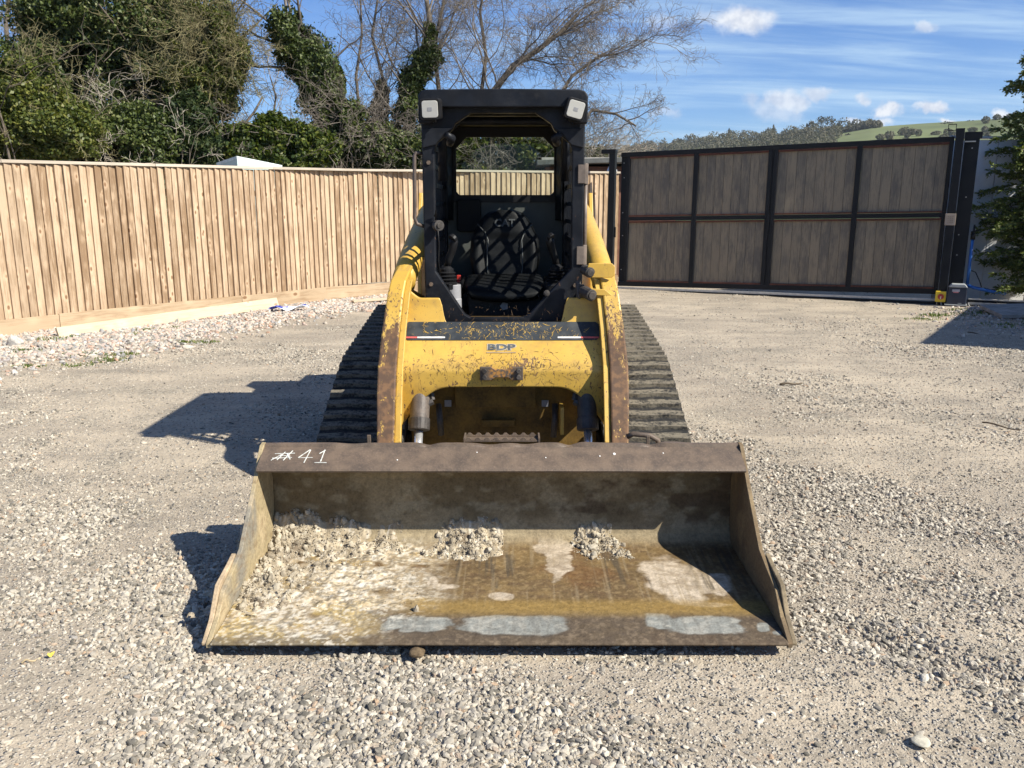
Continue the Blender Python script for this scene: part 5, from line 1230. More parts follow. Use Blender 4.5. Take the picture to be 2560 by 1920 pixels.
    # cushion: superellipse slab with raised bolsters
    def cfn(a, b):
        x = (a - .5) * 2; y = (b - .5) * 2; rr = .225 * (1 - .10 * abs(y) ** 4); ex = .235 * (1 - .18 * max(0, -y) ** 3)
        return (x * ex, 4.70 + y * .21 - .03 * (1 - x * x) * (1 if y < 0 else 0) * abs(y), 1.060 + .024 * abs(x) ** 2.2 + .022 * y + .012 * (1 - x ** 2) - .055 * max(0, abs(x) ** 7 * .6, max(0, -y) ** 7 * .9) )
    mb = MB(); mb.grid(cfn, np.linspace(0, 1, 26), np.linspace(0, 1, 30)); pt(mb, 'cushion', VINYL, seat, smooth=True, solid=.045)
    def bfn(a, b):
        x = (a - .5) * 2; t = b; z = 1.03 + t * .435; wd = .155 + .085 * math.sin(min(1, t * 1.25 + .25) * math.pi * .62) * (1 if t < .6 else 1) ; wd = float(np.interp(t, [0, .12, .35, .6, .75, .88, .96, 1.0], [.165, .19, .212, .205, .175, .14, .105, .06]))
        bol = .055 * float(sstep(.50, .95, abs(x))) * float(sstep(.72, .55, t)); y = 4.90 + t * .13 - bol + .10 * abs(x) ** 8 - .018 * float(sstep(.6, .72, t)) * (1 - x * x) + .0015 * math.sin(t * 45) * (abs(x) < .5) * (t < .62)
        return (x * wd, y, z)
    mb = MB(); mb.grid(bfn, np.linspace(0, 1, 41), np.linspace(0, 1, 50)); bk = pt(mb, 'backrest', VINYL, seat, smooth=True, solid=.06)
    PIPE = m_simple('grey_seat_piping', (.045, .05, .05), .5)
    mb = MB(); mb.tube([(x, 4.985 + .03 * 0 + .012 * (abs(x) / .14), z) for x, z in ((-.165, 1.385), (-.13, 1.345), (-.06, 1.322), (0, 1.318), (.06, 1.322), (.13, 1.345), (.165, 1.385))], .004, 6)
    for s in (-1, 1): mb.tube([(s * x, y, z) for x, y, z in ((.095, 4.905, 1.05), (.105, 4.92, 1.13), (.105, 4.94, 1.22), (.10, 4.965, 1.29), (.12, 4.985, 1.34))], .004, 6)
    pt(mb, 'piping', PIPE, bk, smooth=True)
    text_mesh('headrest_letters', 'CAT', .062, PIPE, bk, (X0, 4.984, 1.388), (math.pi / 2 - .28, 0, 0), .0015, .002)
    mb = MB(); mb.prism([(-.20, .862), (.20, .862), (.21, 1.01), (-.21, 1.01)], 'y', 4.56, 4.95); sb = pt(mb, 'seat_base', PLASTIC, seat, bevel=.01)
    mb = MB(); mb.tube([(.0, 4.558, .945), (.0, 4.548, .945)], .024, 5); pt(mb, 'seat_emblem', GREYPL, sb)
    mb = MB(); mb.box((-.262, 4.72, 1.085), (.022, .03, .035)); pt(mb, 'belt_buckle', REDK, seat, bevel=.003)
    mb = MB(); mb.box((-.268, 4.74, 1.03), (.045, .09, .09)); pt(mb, 'belt_anchor', PLASTIC, seat, bevel=.006)
    # control pods and joysticks
    for s in (-1, 1):
        c = empty('joystick', (X0 + s * .30, 4.45, 1.05)); c.parent = LD; c.location = Vector((X0 + s * .30, 4.45, 1.05)) - base(LD)
        x = -.305 if s < 0 else .29; y = 4.42 if s < 0 else 4.58
        mb = MB()
        mb.tube([(x, y, 1.075 + q) for q in (0, .012, .018, .030, .036, .048, .054, .066, .072, .085, .10)], [.052, .056, .044, .055, .043, .051, .040, .046, .036, .036, .018], 18); pt(mb, 'boot', PLASTIC, c, smooth=False)
        mb = MB(); mb.tube([(x, y, 1.17), (x + s * -.012, y, 1.215), (x + s * -.03, y - .005, 1.26), (x + s * -.038, y - .01, 1.30), (x + s * -.042, y - .015, 1.325)], [.017, .019, .021, .024, .018], 12); gr = pt(mb, 'grip', PLASTIC, c, smooth=True)
        mb = MB(); mb.tube([(x + s * -.03, y - .03, 1.318), (x + s * -.045, y - .02, 1.333)], [.026, .022], 12); pt(mb, 'grip_head', PLASTIC, c, bevel=.004)
        xp = x - s * .030; mb = MB(); mb.tube([(xp, y, .86), (xp, y, 1.0), (xp, y, 1.005), (xp, y, 1.078)], [.046, .046, .043, .043], 24); pt(mb, 'pedestal', GREYPL if s < 0 else PLASTIC, c, bevel=.004)
        mb = MB(); mb.bb((s * .345, 4.50, .98), (s * .235, 5.0, 1.075)); pt(mb, 'armrest', PLASTIC, c, bevel=.012)
    mb = MB(); mb.tube([(-.33, 4.36, 1.085), (-.285, 4.32, 1.075)], .008, 8); mb.tube([(-.285, 4.32, 1.060), (-.285, 4.32, 1.09)], .018, 12); pt(mb, 'lever_knob', PLASTIC, bevel=.006)
    mb = MB(); mb.tube([(-.335, 4.19, 1.395), (-.318, 4.15, 1.395)], .026, 16); mb.tube([(-.318, 4.148, 1.395), (-.316, 4.146, 1.395)], .014, 12); pt(mb, 'horn_button', DARKMET, bevel=.004)
    mb = MB(); mb.tube([(-.335, 4.22, 1.40), (-.33, 4.24, 1.30), (-.335, 4.25, 1.22), (-.33, 4.26, 1.12)], .005, 6); mb.tube([(-.34, 4.19, 1.42), (-.335, 4.17, 1.47), (-.345, 4.19, 1.44)], .004, 6); pt(mb, 'cable', PLASTIC, smooth=True)
    # work lamps
    for s in (-1, 1):
        lm = empty('work_lamp', (X0 + s * .345, 4.12, 1.94)); lm.parent = LD; lm.location = Vector((X0 + s * .345, 4.12, 1.94)) - base(LD)
        rot = Matrix.Rotation(-.03 if s < 0 else .27, 3, 'Y') @ Matrix.Rotation(.10, 3, 'X') @ Matrix.Rotation(s * .1, 3, 'Z'); c = Vector((s * .343, 4.105, 1.942))
        def rr(h, r_, n=5):
            P = []
            for cx, cz, a0 in ((h - r_, h - r_, 0), (-h + r_, h - r_, 90), (-h + r_, -h + r_, 180), (h - r_, -h + r_, 270)):
                for i in range(n): a = R(a0 + 90 * i / (n - 1)); P.append((cx + r_ * math.cos(a), cz + r_ * math.sin(a)))
            return P
        def pr2(poly, a, b, mb=None):
            mb = mb or MB(); mb.prism(poly, 'y', a, b); mb.v = [tuple(rot @ Vector(p) + c) for p in mb.v]; return mb
        pt(pr2(rr(.0485, .014), -.034, .035), 'housing', PLASTIC, lm, bevel=.003)
        pt(pr2(rr(.0385, .012), -.0365, -.0300), 'lens', LENS, lm, bevel=.002); pt(pr2([(-.010, -.008), (.010, -.008), (.010, .008), (-.010, .008)], -.0375, -.0366), 'bulb', GREYPL, lm)
        mb = MB(); mb.box((0, .05, -.03), (.02, .03, .06)); mb.v = [tuple(rot @ Vector(p) + c) for p in mb.v]; pt(mb, 'bracket', PLASTIC, lm)
    # grab handle, door hinges and strip
    mb = MB(); mb.tube([(-.402, 4.225, 1.745), (-.432, 4.215, 1.748), (-.440, 4.21, 1.735), (-.443, 4.21, 1.60), (-.447, 4.21, 1.43), (-.436, 4.21, 1.402), (-.402, 4.22, 1.390)], .0095, 10); pt(mb, 'grab_handle', m_simple('bare_steel_handle', (.10, .075, .06), .45, .3), smooth=True)
    hs = m_simple('brown_hinge_steel', (.16, .125, .10), .5, .2, .5, .3)
    mb = MB(); mb.tube([(.412, 4.225, 1.225), (.412, 4.225, 1.60)], .010, 10); ds = pt(mb, 'door_strip', hs, smooth=True)
    for z in (1.60, 1.20):
        mb = MB(); mb.tube([(.408, 4.222, z - .003), (.408, 4.222, z + .097)], .016, 12); mb.bb((.37, 4.19, z), (.408, 4.199, z + .09)); pt(mb, 'hinge', hs, ds, bevel=.002)
    for (x, z) in ((-.37, 1.10), (.365, 1.095), (-.37, 1.70)):
        mb = MB(); mb.tube([(x, 4.20, z), (x, 4.192, z)], .011, 6); pt(mb, 'bolt', RUST, fr)
    mb = MB(); mb.tube([(.22, 4.20, 1.055), (.22, 4.185, 1.055)], .016, 12); mb.tube([(.22, 4.185, 1.055), (.22, 4.181, 1.055)], .010, 12); pt(mb, 'door_stud', DARKMET, fr, bevel=.002)
LENS, lw = mat('ribbed_lamp_lens')
lp = worldpos(lw); gx = lw.m('FRACT', lw.m('MULTIPLY', lw.sep(lp)[0], 190)); gz_ = lw.m('FRACT', lw.m('MULTIPLY', lw.sep(lp)[2], 190)); gg = lw.m('MULTIPLY', lw.step(lw.m('ABSOLUTE', lw.m('SUBTRACT', gx, .5)), .3, .5, 1, .6), lw.step(lw.m('ABSOLUTE', lw.m('SUBTRACT', gz_, .5)), .3, .5, 1, .6))
fin(lw, lw.mix(gg, (.24, .23, .20), (.50, .49, .45)), .2, 0, .6, gg, .4, .001)
cab()

# ================================================================== TREES AND SHRUBS
BARK = m_simple('grey_brown_bark', (.14, .115, .09), .9, 0, .2, .4, 14, .006)
TWIG = m_simple('brown_twigs', (.185, .158, .13), .85, 0, .2, .3, 4)
MOSSY = m_simple('mossy_olive_twigs', (.20, .175, .09), .85, 0, .2, .4, 3)
PALETW = m_simple('pale_dead_twigs', (.42, .37, .30), .85, 0, .2, .3, 4)
IVY = m_leaf('glossy_ivy', [(0, (.022, .038, .010)), (.45, (.062, .086, .022)), (.85, (.110, .135, .040)), (1, (.18, .19, .08))], .50, .35, .2)
OLIVE = m_leaf('olive_leaves', [(0, (.045, .065, .014)), (.6, (.110, .130, .028)), (1, (.20, .19, .05))], .5, .35, .28)
LAUREL = m_leaf('laurel_leaves', [(0, (.028, .050, .010)), (.6, (.075, .102, .018)), (1, (.17, .175, .035))], .45, .4, .3)
CYPR = m_leaf('cypress_sprays', [(0, (.018, .036, .012)), (.6, (.040, .062, .020)), (1, (.085, .095, .035))], .6, .3, .15)
CONIF = m_leaf('conifer_sprays', [(0, (.050, .080, .022)), (.55, (.140, .175, .050)), (1, (.25, .26, .10))], .55, .3, .2)
def leaf_cards(C, size, elong=1.5, up=.35, out=None, droop=0.0):
    """folded leaf-sized faces at points C"""
    n = len(C); s = size * RNG.uniform(.6, 1.35, n)[:, None]
    nr = RNG.normal(0, 1, (n, 3)); nr[:, 2] += up
    if out is not None: nr += out * 1.0
    nr /= np.linalg.norm(nr, axis=1)[:, None] + 1e-9
    a = RNG.normal(0, 1, (n, 3)); a[:, 2] -= droop; a -= nr * (a * nr).sum(1)[:, None]; a /= np.linalg.norm(a, axis=1)[:, None] + 1e-9; b = np.cross(nr, a)
    V = np.stack([C - a * s * elong * .5, C + b * s * .5 + nr * s * .12, C + a * s * elong * .5 - nr * s * .1, C - b * s * .5 + nr * s * .12], 1).reshape(-1, 3)
    k = np.arange(n)[:, None] * 4
    return V, np.concatenate([k + np.array([0, 1, 2, 3])], 1)
def lump_points(lumps, n, gap=.42, seed=0, shell=.55, sc=1.6):
    """points gathered near the skin of overlapping lumps, thinned by noise into clumps with gaps"""
    L = np.array(lumps, float); vol = (L[:, 3] * L[:, 4] * L[:, 5]) ** .72; w_ = vol / vol.sum(); out, nor = [], []
    need = n
    while need > 0:
        m_ = int(need * 2.2) + 50; i = RNG.choice(len(L), m_, p=w_); d = RNG.normal(0, 1, (m_, 3)); d /= np.linalg.norm(d, axis=1)[:, None]
        r = shell + (1.08 - shell) * RNG.beta(2.2, 1.4, m_); jag = .52 + .96 * fbm(d[:, 0] * 2.6 + i * 5, d[:, 1] * 2.6, d[:, 2] * 2.6, seed=seed, oct=4)
        P = L[i, :3] + d * L[i, 3:6] * (r * jag)[:, None]
        keep = fbm(P[:, 0] * sc, P[:, 1] * sc, P[:, 2] * sc, seed=seed + 3, oct=3) > gap; keep &= P[:, 2] > .1
        P, d = P[keep][:need], d[keep][:need]; out.append(P); nor.append(d); need -= len(P)
    return np.concatenate(out), np.concatenate(nor)
class Branches:
    def __init__(self): self.V = []; self.F = []; self.tips = []
    def tube(self, pts, r0, r1, n):
        m_ = len(pts); b = len(self.V); prev = None
        for i, p in enumerate(pts):
            t = (pts[min(i + 1, m_ - 1)] - pts[max(i - 1, 0)]).normalized()
            u = t.orthogonal().normalized() if prev is None else (prev - t * prev.dot(t))
            if u.length < 1e-6: u = t.orthogonal()
            u.normalize(); prev = u; w_ = t.cross(u); r = r0 + (r1 - r0) * i / (m_ - 1)
            for k in range(n): a = 6.2832 * k / n; self.V.append(tuple(p + (u * math.cos(a) + w_ * math.sin(a)) * r))
        for i in range(m_ - 1):
            for k in range(n): self.F.append((b + i * n + k, b + i * n + (k + 1) % n, b + (i + 1) * n + (k + 1) % n, b + (i + 1) * n + k))
    def grow(self, p, d, L, r, lvl, spec, rnd):
        sp = spec[min(lvl, len(spec) - 1)]; ns = sp['seg']; pts = [p.copy()]; dirs = [d.copy()]
        for i in range(ns):
            d = (d + Vector((rnd.gauss(0, 1), rnd.gauss(0, 1), rnd.gauss(0, 1))) * sp['bend'] + Vector((0, 0, sp['up']))).normalized(); p = p + d * (L / ns); pts.append(p.copy()); dirs.append(d.copy())
        self.tube(pts, r, r * sp['taper'], sp['n'])
        if lvl >= len(spec) - 1: self.tips.append(pts[-1]); return
        for k in range(sp['kids']):
            t = sp['t0'] + (1 - sp['t0']) * ((k + rnd.random()) / sp['kids']); f = t * ns; i = min(int(f), ns - 1); q = pts[i].lerp(pts[i + 1], f - i); dd = dirs[i + 1]
            ax = dd.orthogonal().normalized(); ax.rotate(Matrix.Rotation(rnd.uniform(0, 6.283), 3, dd)); nd = dd.copy(); nd.rotate(Matrix.Rotation(R(rnd.uniform(*sp['ang'])), 3, ax))
            nx = spec[lvl + 1]; self.grow(q, nd, L * rnd.uniform(*sp['len']) * (1.15 - .5 * t), max(nx.get('rmin', .003), r * (1 - t * (1 - sp['taper'])) * sp['rk']), lvl + 1, spec, rnd)
    def obj(self, name, m_, parent): return np_mesh(name, np.array(self.V), np.array(self.F), m_, parent, smooth=True, loc=base(parent))
def lum(Y, *px):
    """crown lumps given by where they show in the view from the yard and how far off they stand"""
    out = []
    for q in px:
        u, v, ru, rv = q[:4]; dy = q[4] if len(q) > 4 else 0.0; y = Y + dy; p = atY(u, v, y); k = pxm(y); out.append((p.x, p.y, p.z, ru * k, max(ru, rv) * k * .75, rv * k))
    return out
SPEC_TREE = [dict(seg=9, bend=.10, up=.05, taper=.35, n=7, kids=9, t0=.22, ang=(25, 60), len=(.42, .68), rk=.5),
             dict(seg=7, bend=.17, up=.03, taper=.35, n=5, kids=7, t0=.15, ang=(25, 65), len=(.36, .6), rk=.45),
             dict(seg=5, bend=.22, up=.02, taper=.4, n=4, kids=6, t0=.12, ang=(25, 70), len=(.38, .62), rk=.45, rmin=.005),
             dict(seg=4, bend=.28, up=.01, taper=.5, n=3, kids=4, t0=.15, ang=(25, 70), len=(.45, .75), rk=.6, rmin=.0038),
             dict(seg=3, bend=.30, up=-.01, taper=.6, n=3, kids=0, t0=0, ang=(0, 0), len=(0, 0), rk=1, rmin=.0030)]
def ivy_on(path, rad, n, size, m_, parent, seed, name='ivy'):
    P = [Vector(p) for p in path]; pts = []; nor = []; rnd = random.Random(seed)
    L = [0.0]
    for a, b in zip(P[:-1], P[1:]): L.append(L[-1] + (b - a).length)
    C = []; D = []
    for _ in range(n):
        s = rnd.random() * L[-1]; i = max(k for k in range(len(L)) if L[k] <= s + 1e-9); i = min(i, len(P) - 2); t = (s - L[i]) / max(1e-6, L[i + 1] - L[i]); q = P[i].lerp(P[i + 1], t)
        rr = rad[i] + (rad[i + 1] - rad[i]) * t; a = rnd.uniform(0, 6.283); d = Vector((math.cos(a), math.sin(a), rnd.gauss(0, .25))); C.append(q + d * rr * (rnd.betavariate(3, 1.3))); D.append(d)
    C = np.array(C); D = np.array(D); k = fbm(C[:, 0] * 2.6, C[:, 1] * 2.6, C[:, 2] * 2.6, seed=seed, oct=3) 
    C = C + D * ((k - .5) * 1.7 * np.mean(rad))[:, None]; keep = (k > .37); V, Fc = leaf_cards(C[keep], size, 1.3, .3, D[keep] * .8, .6)
    return np_mesh(name, V, Fc, m_, parent, loc=base(parent))
def leafy(name, label, Y, lumps, n, size, m_, cat='tree', gap=.40, seed=0, trunk=None, twigs=None, group=None, elong=1.5, shell=.55, droop=.3, part='crown'):
    Lp = lum(Y, *lumps); cx = float(np.mean([q[0] for q in Lp])); t = empty(name, (cx if trunk is None else trunk[0], Y, 0), label, cat, group)
    P, D = lump_points(Lp, n, gap, seed, shell); V, Fc = leaf_cards(P, size, elong, .35, D * .7, droop); np_mesh(part, V, Fc, m_, t, loc=base(t))
    rnd = random.Random(seed + 5)
    br = Branches(); tx = base(t).x
    top = max(q[2] + q[5] * .3 for q in Lp); 
    st = .14 if cat == 'tree' else .04
    for k in range(1 if cat == 'tree' else 3):
        br.grow(Vector((tx + rnd.uniform(-.2, .2), Y + rnd.uniform(-.2, .2), -.1)), Vector((rnd.gauss(0, .08), rnd.gauss(0, .08), 1)).normalized(), top, st, 0, [dict(SPEC_TREE[0], kids=7), dict(SPEC_TREE[1], kids=5), dict(SPEC_TREE[2], kids=0)], rnd)
    br.obj('trunk', BARK, t)
    if twigs:
        mt, cnt, ln = twigs; b2 = Branches(); Q, DQ = lump_points(Lp, cnt, .35, seed + 9, .7)
        sp = [dict(seg=5, bend=.22, up=.0, taper=.4, n=3, kids=5, t0=.2, ang=(25, 65), len=(.35, .6), rk=.7), dict(seg=4, bend=.28, up=0, taper=.5, n=3, kids=2, t0=.3, ang=(25, 60), len=(.4, .6), rk=.8, rmin=.005), dict(seg=3, bend=.3, up=0, taper=.6, n=3, kids=0, t0=0, ang=(0, 0), len=(0, 0), rk=1, rmin=.0045)]
        for q, d in zip(Q, DQ): b2.grow(Vector(q), (Vector(d) + Vector((rnd.gauss(0, .5), rnd.gauss(0, .5), rnd.gauss(0, .4)))).normalized(), ln * rnd.uniform(.5, 1.3), .0075, 0, sp, rnd)
        b2.obj('twigs', mt, t)
    return t
leafy('ivy_clad_tree', 'broad dark ivy clad tree rising behind the left end of the fence', 18.5, [(210, 150, 180, 130), (300, 40, 200, 110), (420, 190, 160, 120), (470, 90, 130, 110), (545, 150, 70, 90), (130, 60, 110, 120), (330, 290, 200, 90), (590, 125, 36, 42), (520, 240, 70, 50)], 150000, .052, IVY, seed=3, gap=.40, trunk=(-8.3,), twigs=(MOSSY, 170, .8))
leafy('mossy_tree', 'brown olive twiggy tree crown leaning towards the leaning ivy trunk', 17.6, [(530, 130, 60, 60), (490, 200, 80, 55), (565, 190, 42, 35), (480, 60, 80, 60), (585, 130, 35, 30), (545, 235, 32, 26), (545, 70, 40, 40), (606, 150, 22, 20)], 16000, .042, OLIVE, seed=23, gap=.46, trunk=(-6.6,), twigs=(MOSSY, 330, .75))
leafy('olive_shrub', 'light olive green bush at the far left above the fence', 15.2, [(40, 260, 120, 110), (130, 330, 120, 70), (-60, 330, 140, 120), (20, 200, 60, 60)], 52000, .045, OLIVE, 'shrub', seed=7, gap=.41, twigs=(MOSSY, 130, .7), group='shrubs behind the fence', part='foliage')
leafy('ivy_shrub', 'dark glossy ivy thicket above the fence below the broad ivy clad tree', 16.4, [(230, 370, 150, 70), (330, 340, 100, 70), (120, 400, 160, 60), (400, 390, 90, 50)], 52000, .048, IVY, 'shrub', seed=9, gap=.40, twigs=(PALETW, 60, .9), group='shrubs behind the fence', part='foliage')
leafy('cypress_shrub', 'dark feathery cypress standing between the ivy thicket and the laurel', 16.9, [(470, 330, 70, 80), (520, 370, 60, 60), (420, 370, 60, 60), (480, 270, 40, 40)], 40000, .052, CYPR, 'shrub', seed=11, gap=.38, elong=3.0, droop=.8, group='shrubs behind the fence', part='foliage')
leafy('laurel_shrub', 'bright yellow green laurel bushes above the caravan top', 17.0, [(600, 362, 62, 48), (680, 340, 50, 44), (740, 358, 60, 52), (690, 308, 26, 26), (800, 375, 50, 40), (560, 370, 40, 36), (620, 400, 80, 40), (720, 405, 90, 40)], 40000, .056, LAUREL, 'shrub', seed=13, gap=.40, group='shrubs behind the fence', part='foliage', twigs=(TWIG, 40, .7))
leafy('ivy_shrub', 'dense dark ivy thicket right of the laurel at the fence top', 18.0, [(850, 350, 75, 70), (930, 370, 85, 60), (1010, 380, 60, 45), (880, 310, 40, 50)], 46000, .048, IVY, 'shrub', seed=15, gap=.41, twigs=(TWIG, 150, 1.0), group='shrubs behind the fence', part='foliage')
leafy('ivy_shrub', 'green and brown thicket seen through the cab rear window', 18.4, [(1120, 390, 80, 55), (1230, 380, 90, 55), (1340, 395, 90, 45), (1180, 350, 60, 40)], 8500, .07, OLIVE, 'shrub', seed=17, gap=.44, twigs=(TWIG, 190, 1.1), group='shrubs behind the fence', part='foliage')
leafy('bramble_shrub', 'brown leafless thicket right of the cab above the fence', 20.0, [(1450, 400, 70, 45), (1500, 410, 50, 35), (1400, 405, 60, 40)], 1600, .05, OLIVE, 'shrub', seed=19, gap=.46, twigs=(PALETW, 260, 1.0), group='shrubs behind the fence', part='foliage')
def path_px(Y, pts, dy=0): return [atY(u, v, Y + dy * i) for i, (u, v) in enumerate(pts)]
def trunk_obj(t, path, r0, r1, m_=None):
    br = Branches(); br.tube([Vector(p) for p in path], r0, r1, 8); return br.obj('trunk', m_ or BARK, t)
def leaning_ivy():
    Y = 18.3; pa = path_px(Y, [(868, 560), (858, 400), (828, 300), (785, 190), (735, 90), (715, 40)]); t = empty('leaning_ivy_tree', (pa[0].x, Y, 0), 'leaning dead trunk thickly wrapped in ivy behind the fence', 'tree')
    trunk_obj(t, [Vector((pa[0].x, Y, 0))] + pa, .20, .06)
    ivy_on(pa[1:], [.52, .42, .54, .56, .24], 40000, .050, IVY, t, 41)
    rnd = random.Random(6); br = Branches(); sp = [dict(SPEC_TREE[1], kids=6), dict(SPEC_TREE[2], kids=5), dict(SPEC_TREE[3], kids=3), SPEC_TREE[4]]
    for (u, v, dx, dz, L) in ((735, 90, -.9, .75, 2.2), (720, 60, -.3, 1.0, 1.8), (740, 80, .7, .8, 1.6), (725, 120, -1, .2, 1.3), (790, 200, .8, .6, 1.4), (745, 170, -.9, -.1, 1.2), (730, 70, .1, 1, 1.9)):
        br.grow(atY(u, v, Y), Vector((dx, rnd.gauss(0, .3), dz)).normalized(), L, .035, 0, sp, rnd)
    br.obj('branches', TWIG, t)
leaning_ivy()
def bare(name, label, Y, pts, r0, L, seed, kids=9, ivy=None, side=None, spec=None, group='bare trees behind the fence', m_=TWIG):
    pa = path_px(Y, pts); t = empty(name, (pa[0].x, Y, 0), label, 'tree', group); P = [Vector((pa[0].x, Y, -.1))] + pa
    trunk_obj(t, P, r0, r0 * .35); rnd = random.Random(seed); br = Branches(); sp = spec or SPEC_TREE[1:]
    for k in range(kids):
        f = (len(pa) - 1) * (.12 + .88 * (k + rnd.random()) / kids); i = min(int(f), len(pa) - 2); q = pa[i].lerp(pa[i + 1], f - i); d = (pa[i + 1] - pa[i]).normalized()
        sgn = (1 if rnd.random() < .5 else -1) if side is None else (side if rnd.random() < .75 else -side)
        nd = (d * .75 + Vector((sgn * rnd.uniform(.3, 1.0), rnd.gauss(0, .5), rnd.uniform(-.1, .5)))).normalized(); br.grow(q, nd, L * rnd.uniform(.55, 1.1), r0 * .22, 0, sp, rnd)
    br.obj('branches', m_, t)
    if ivy:
        i0, rad, n = ivy; ivy_on(pa[:len(rad)], rad, int(n * 2.4), .05, IVY, t, seed + 2)
    return t
bare('bare_tree', 'slender leafless tree right beside the leaning ivy trunk', 18.6, [(905, 420), (900, 300), (890, 190), (905, 90), (900, -30)], .05, 2.0, 51, 9)
bare('bare_tree', 'leafless tree with a thin ivied stem between the leaning trunk and the cab', 19.4, [(935, 420), (950, 270), (958, 200), (930, 90), (950, -40)], .06, 2.2, 52, 10, ivy=(0, [.28, .22, .12], 2600))
bare('bare_tree', 'leafless tree with a thick ivied trunk just left of the cab roof', 19.0, [(1018, 430), (1024, 280), (1032, 205), (1068, 150), (1075, 60), (1060, -50)], .12, 2.5, 53, 12, ivy=(0, [.50, .34, .30, .30, .10], 6500))
bare('bare_tree', 'tall leafless tree rising straight behind the cab roof', 20.5, [(1105, 420), (1100, 250), (1085, 120), (1110, 0), (1105, -90)], .075, 2.6, 54, 12)
bare('bare_tree', 'leafless tree branching above the middle of the cab roof', 20.0, [(1190, 420), (1200, 260), (1215, 140), (1200, 30), (1215, -60)], .065, 2.4, 55, 11)
bare('bare_tree', 'leafless catkin tree whose long limb leans right over the fence', 18.8, [(1150, 460), (1195, 280), (1245, 215), (1282, 165), (1345, 125), (1400, 82), (1445, 35)], .10, 2.2, 56, 15, side=1, spec=[dict(SPEC_TREE[1], kids=10), dict(SPEC_TREE[2], kids=8), SPEC_TREE[3], SPEC_TREE[4]])
bare('bare_tree', 'leafless tree with wide drooping outer twigs right of the cab', 19.6, [(1290, 460), (1380, 270), (1430, 190), (1500, 140), (1545, 135)], .06, 2.0, 57, 13, side=1, spec=[dict(SPEC_TREE[1], kids=9, up=-.01), dict(SPEC_TREE[2], kids=7), SPEC_TREE[3], SPEC_TREE[4]])
bare('bare_tree', 'low leafless bough drooping beside the right cab lamp', 19.2, [(1400, 470), (1440, 330), (1480, 275), (1540, 285), (1590, 315)], .06, 1.4, 58, 10, side=1, spec=[dict(SPEC_TREE[1], kids=7, up=-.01), dict(SPEC_TREE[2], kids=6), SPEC_TREE[3], SPEC_TREE[4]])
bare('bare_tree', 'thin leafless saplings between the mossy crown and the leaning trunk', 20.5, [(690, 440), (680, 320), (690, 240), (675, 190)], .04, 1.6, 59, 6, m_=PALETW)
bare('bare_tree', 'grey leafless tree at the far left edge of the wood', 22.0, [(10, 400), (25, 200), (15, 60), (30, -60)], .10, 2.2, 60, 9)

# ---------------- feathery conifer at the right edge
def conifer():
    x0, y0 = 7.92, 12.55; H_ = 3.75; t = empty('conifer', (x0, y0, 0), 'green feathery conifer at the right edge in front of the white wall', 'tree'); rnd = random.Random(77)
    br = Branches(); br.tube([Vector((x0, y0, -.05)), Vector((x0 - .03, y0, 1.2)), Vector((x0 - .05, y0, 2.4)), Vector((x0 - .1, y0, H_))], .075, .015, 8); V, Fc = [], []
    C, A, S = [], [], []
    for k in range(330):
        z = .15 + (H_ - .2) * (k / 330) ** .95; az = rnd.uniform(0, 6.283); ln = (1.0 * (1 - (z / H_)) ** .6 + .16) * rnd.uniform(.25, 1.15)
        if z < .8: ln *= .8
        d = Vector((math.cos(az), math.sin(az), rnd.uniform(-.1, .85))).normalized(); p = Vector((x0 - .03 * z, y0, z)); pts = [p.copy()]
        for i in range(6): d = (d + Vector((rnd.gauss(0, .08), rnd.gauss(0, .08), -.10 * (i > 2)))).normalized(); p = p + d * ln / 6; pts.append(p.copy())
        br.tube(pts, .012, .003, 3)
        for i in range(int(16 + ln * 26)):
            f = (rnd.random() ** .7) * 5.99; j = int(f); q = pts[j].lerp(pts[j + 1], f - j); dd = (pts[j + 1] - pts[j]).normalized(); side = dd.cross(Vector((0, 0, 1))).normalized() * (1 if rnd.random() < .5 else -1)
            a = (dd * rnd.uniform(.4, 1.0) + side * rnd.uniform(.2, 1.0) + Vector((0, 0, rnd.gauss(-.12, .55)))).normalized(); sl = rnd.uniform(.08, .20) * (1.1 - f / 12)
            for b in range(7):
                u = b / 7; C.append(q + a * sl * u + Vector((rnd.gauss(0, .006), rnd.gauss(0, .006), -.02 * u * u))); s2 = a.cross(Vector((0, 0, 1))).normalized() * (1 if b % 2 else -1); A.append((a * .8 + s2 * .75 + Vector((0, 0, rnd.gauss(0, .2)))).normalized()); S.append(.062 * (1.15 - u * .6))
    C, A, S = np.array(C), np.array(A), np.array(S)[:, None]; n = len(C); nr = RNG.normal(0, .75, (n, 3)); nr[:, 2] += .55; nr[:, 1] -= .35; nr -= A * (nr * A).sum(1)[:, None]; nr /= np.linalg.norm(nr, axis=1)[:, None]; B = np.cross(nr, A)
    V = np.stack([C, C + A * S * .5 + B * S * .24, C + A * S, C + A * S * .5 - B * S * .24], 1).reshape(-1, 3); Fc = np.arange(n)[:, None] * 4 + np.array([0, 1, 2, 3]); br.obj('trunk', BARK, t); np_mesh('crown', V, Fc, CONIF, t, loc=base(t))
conifer()

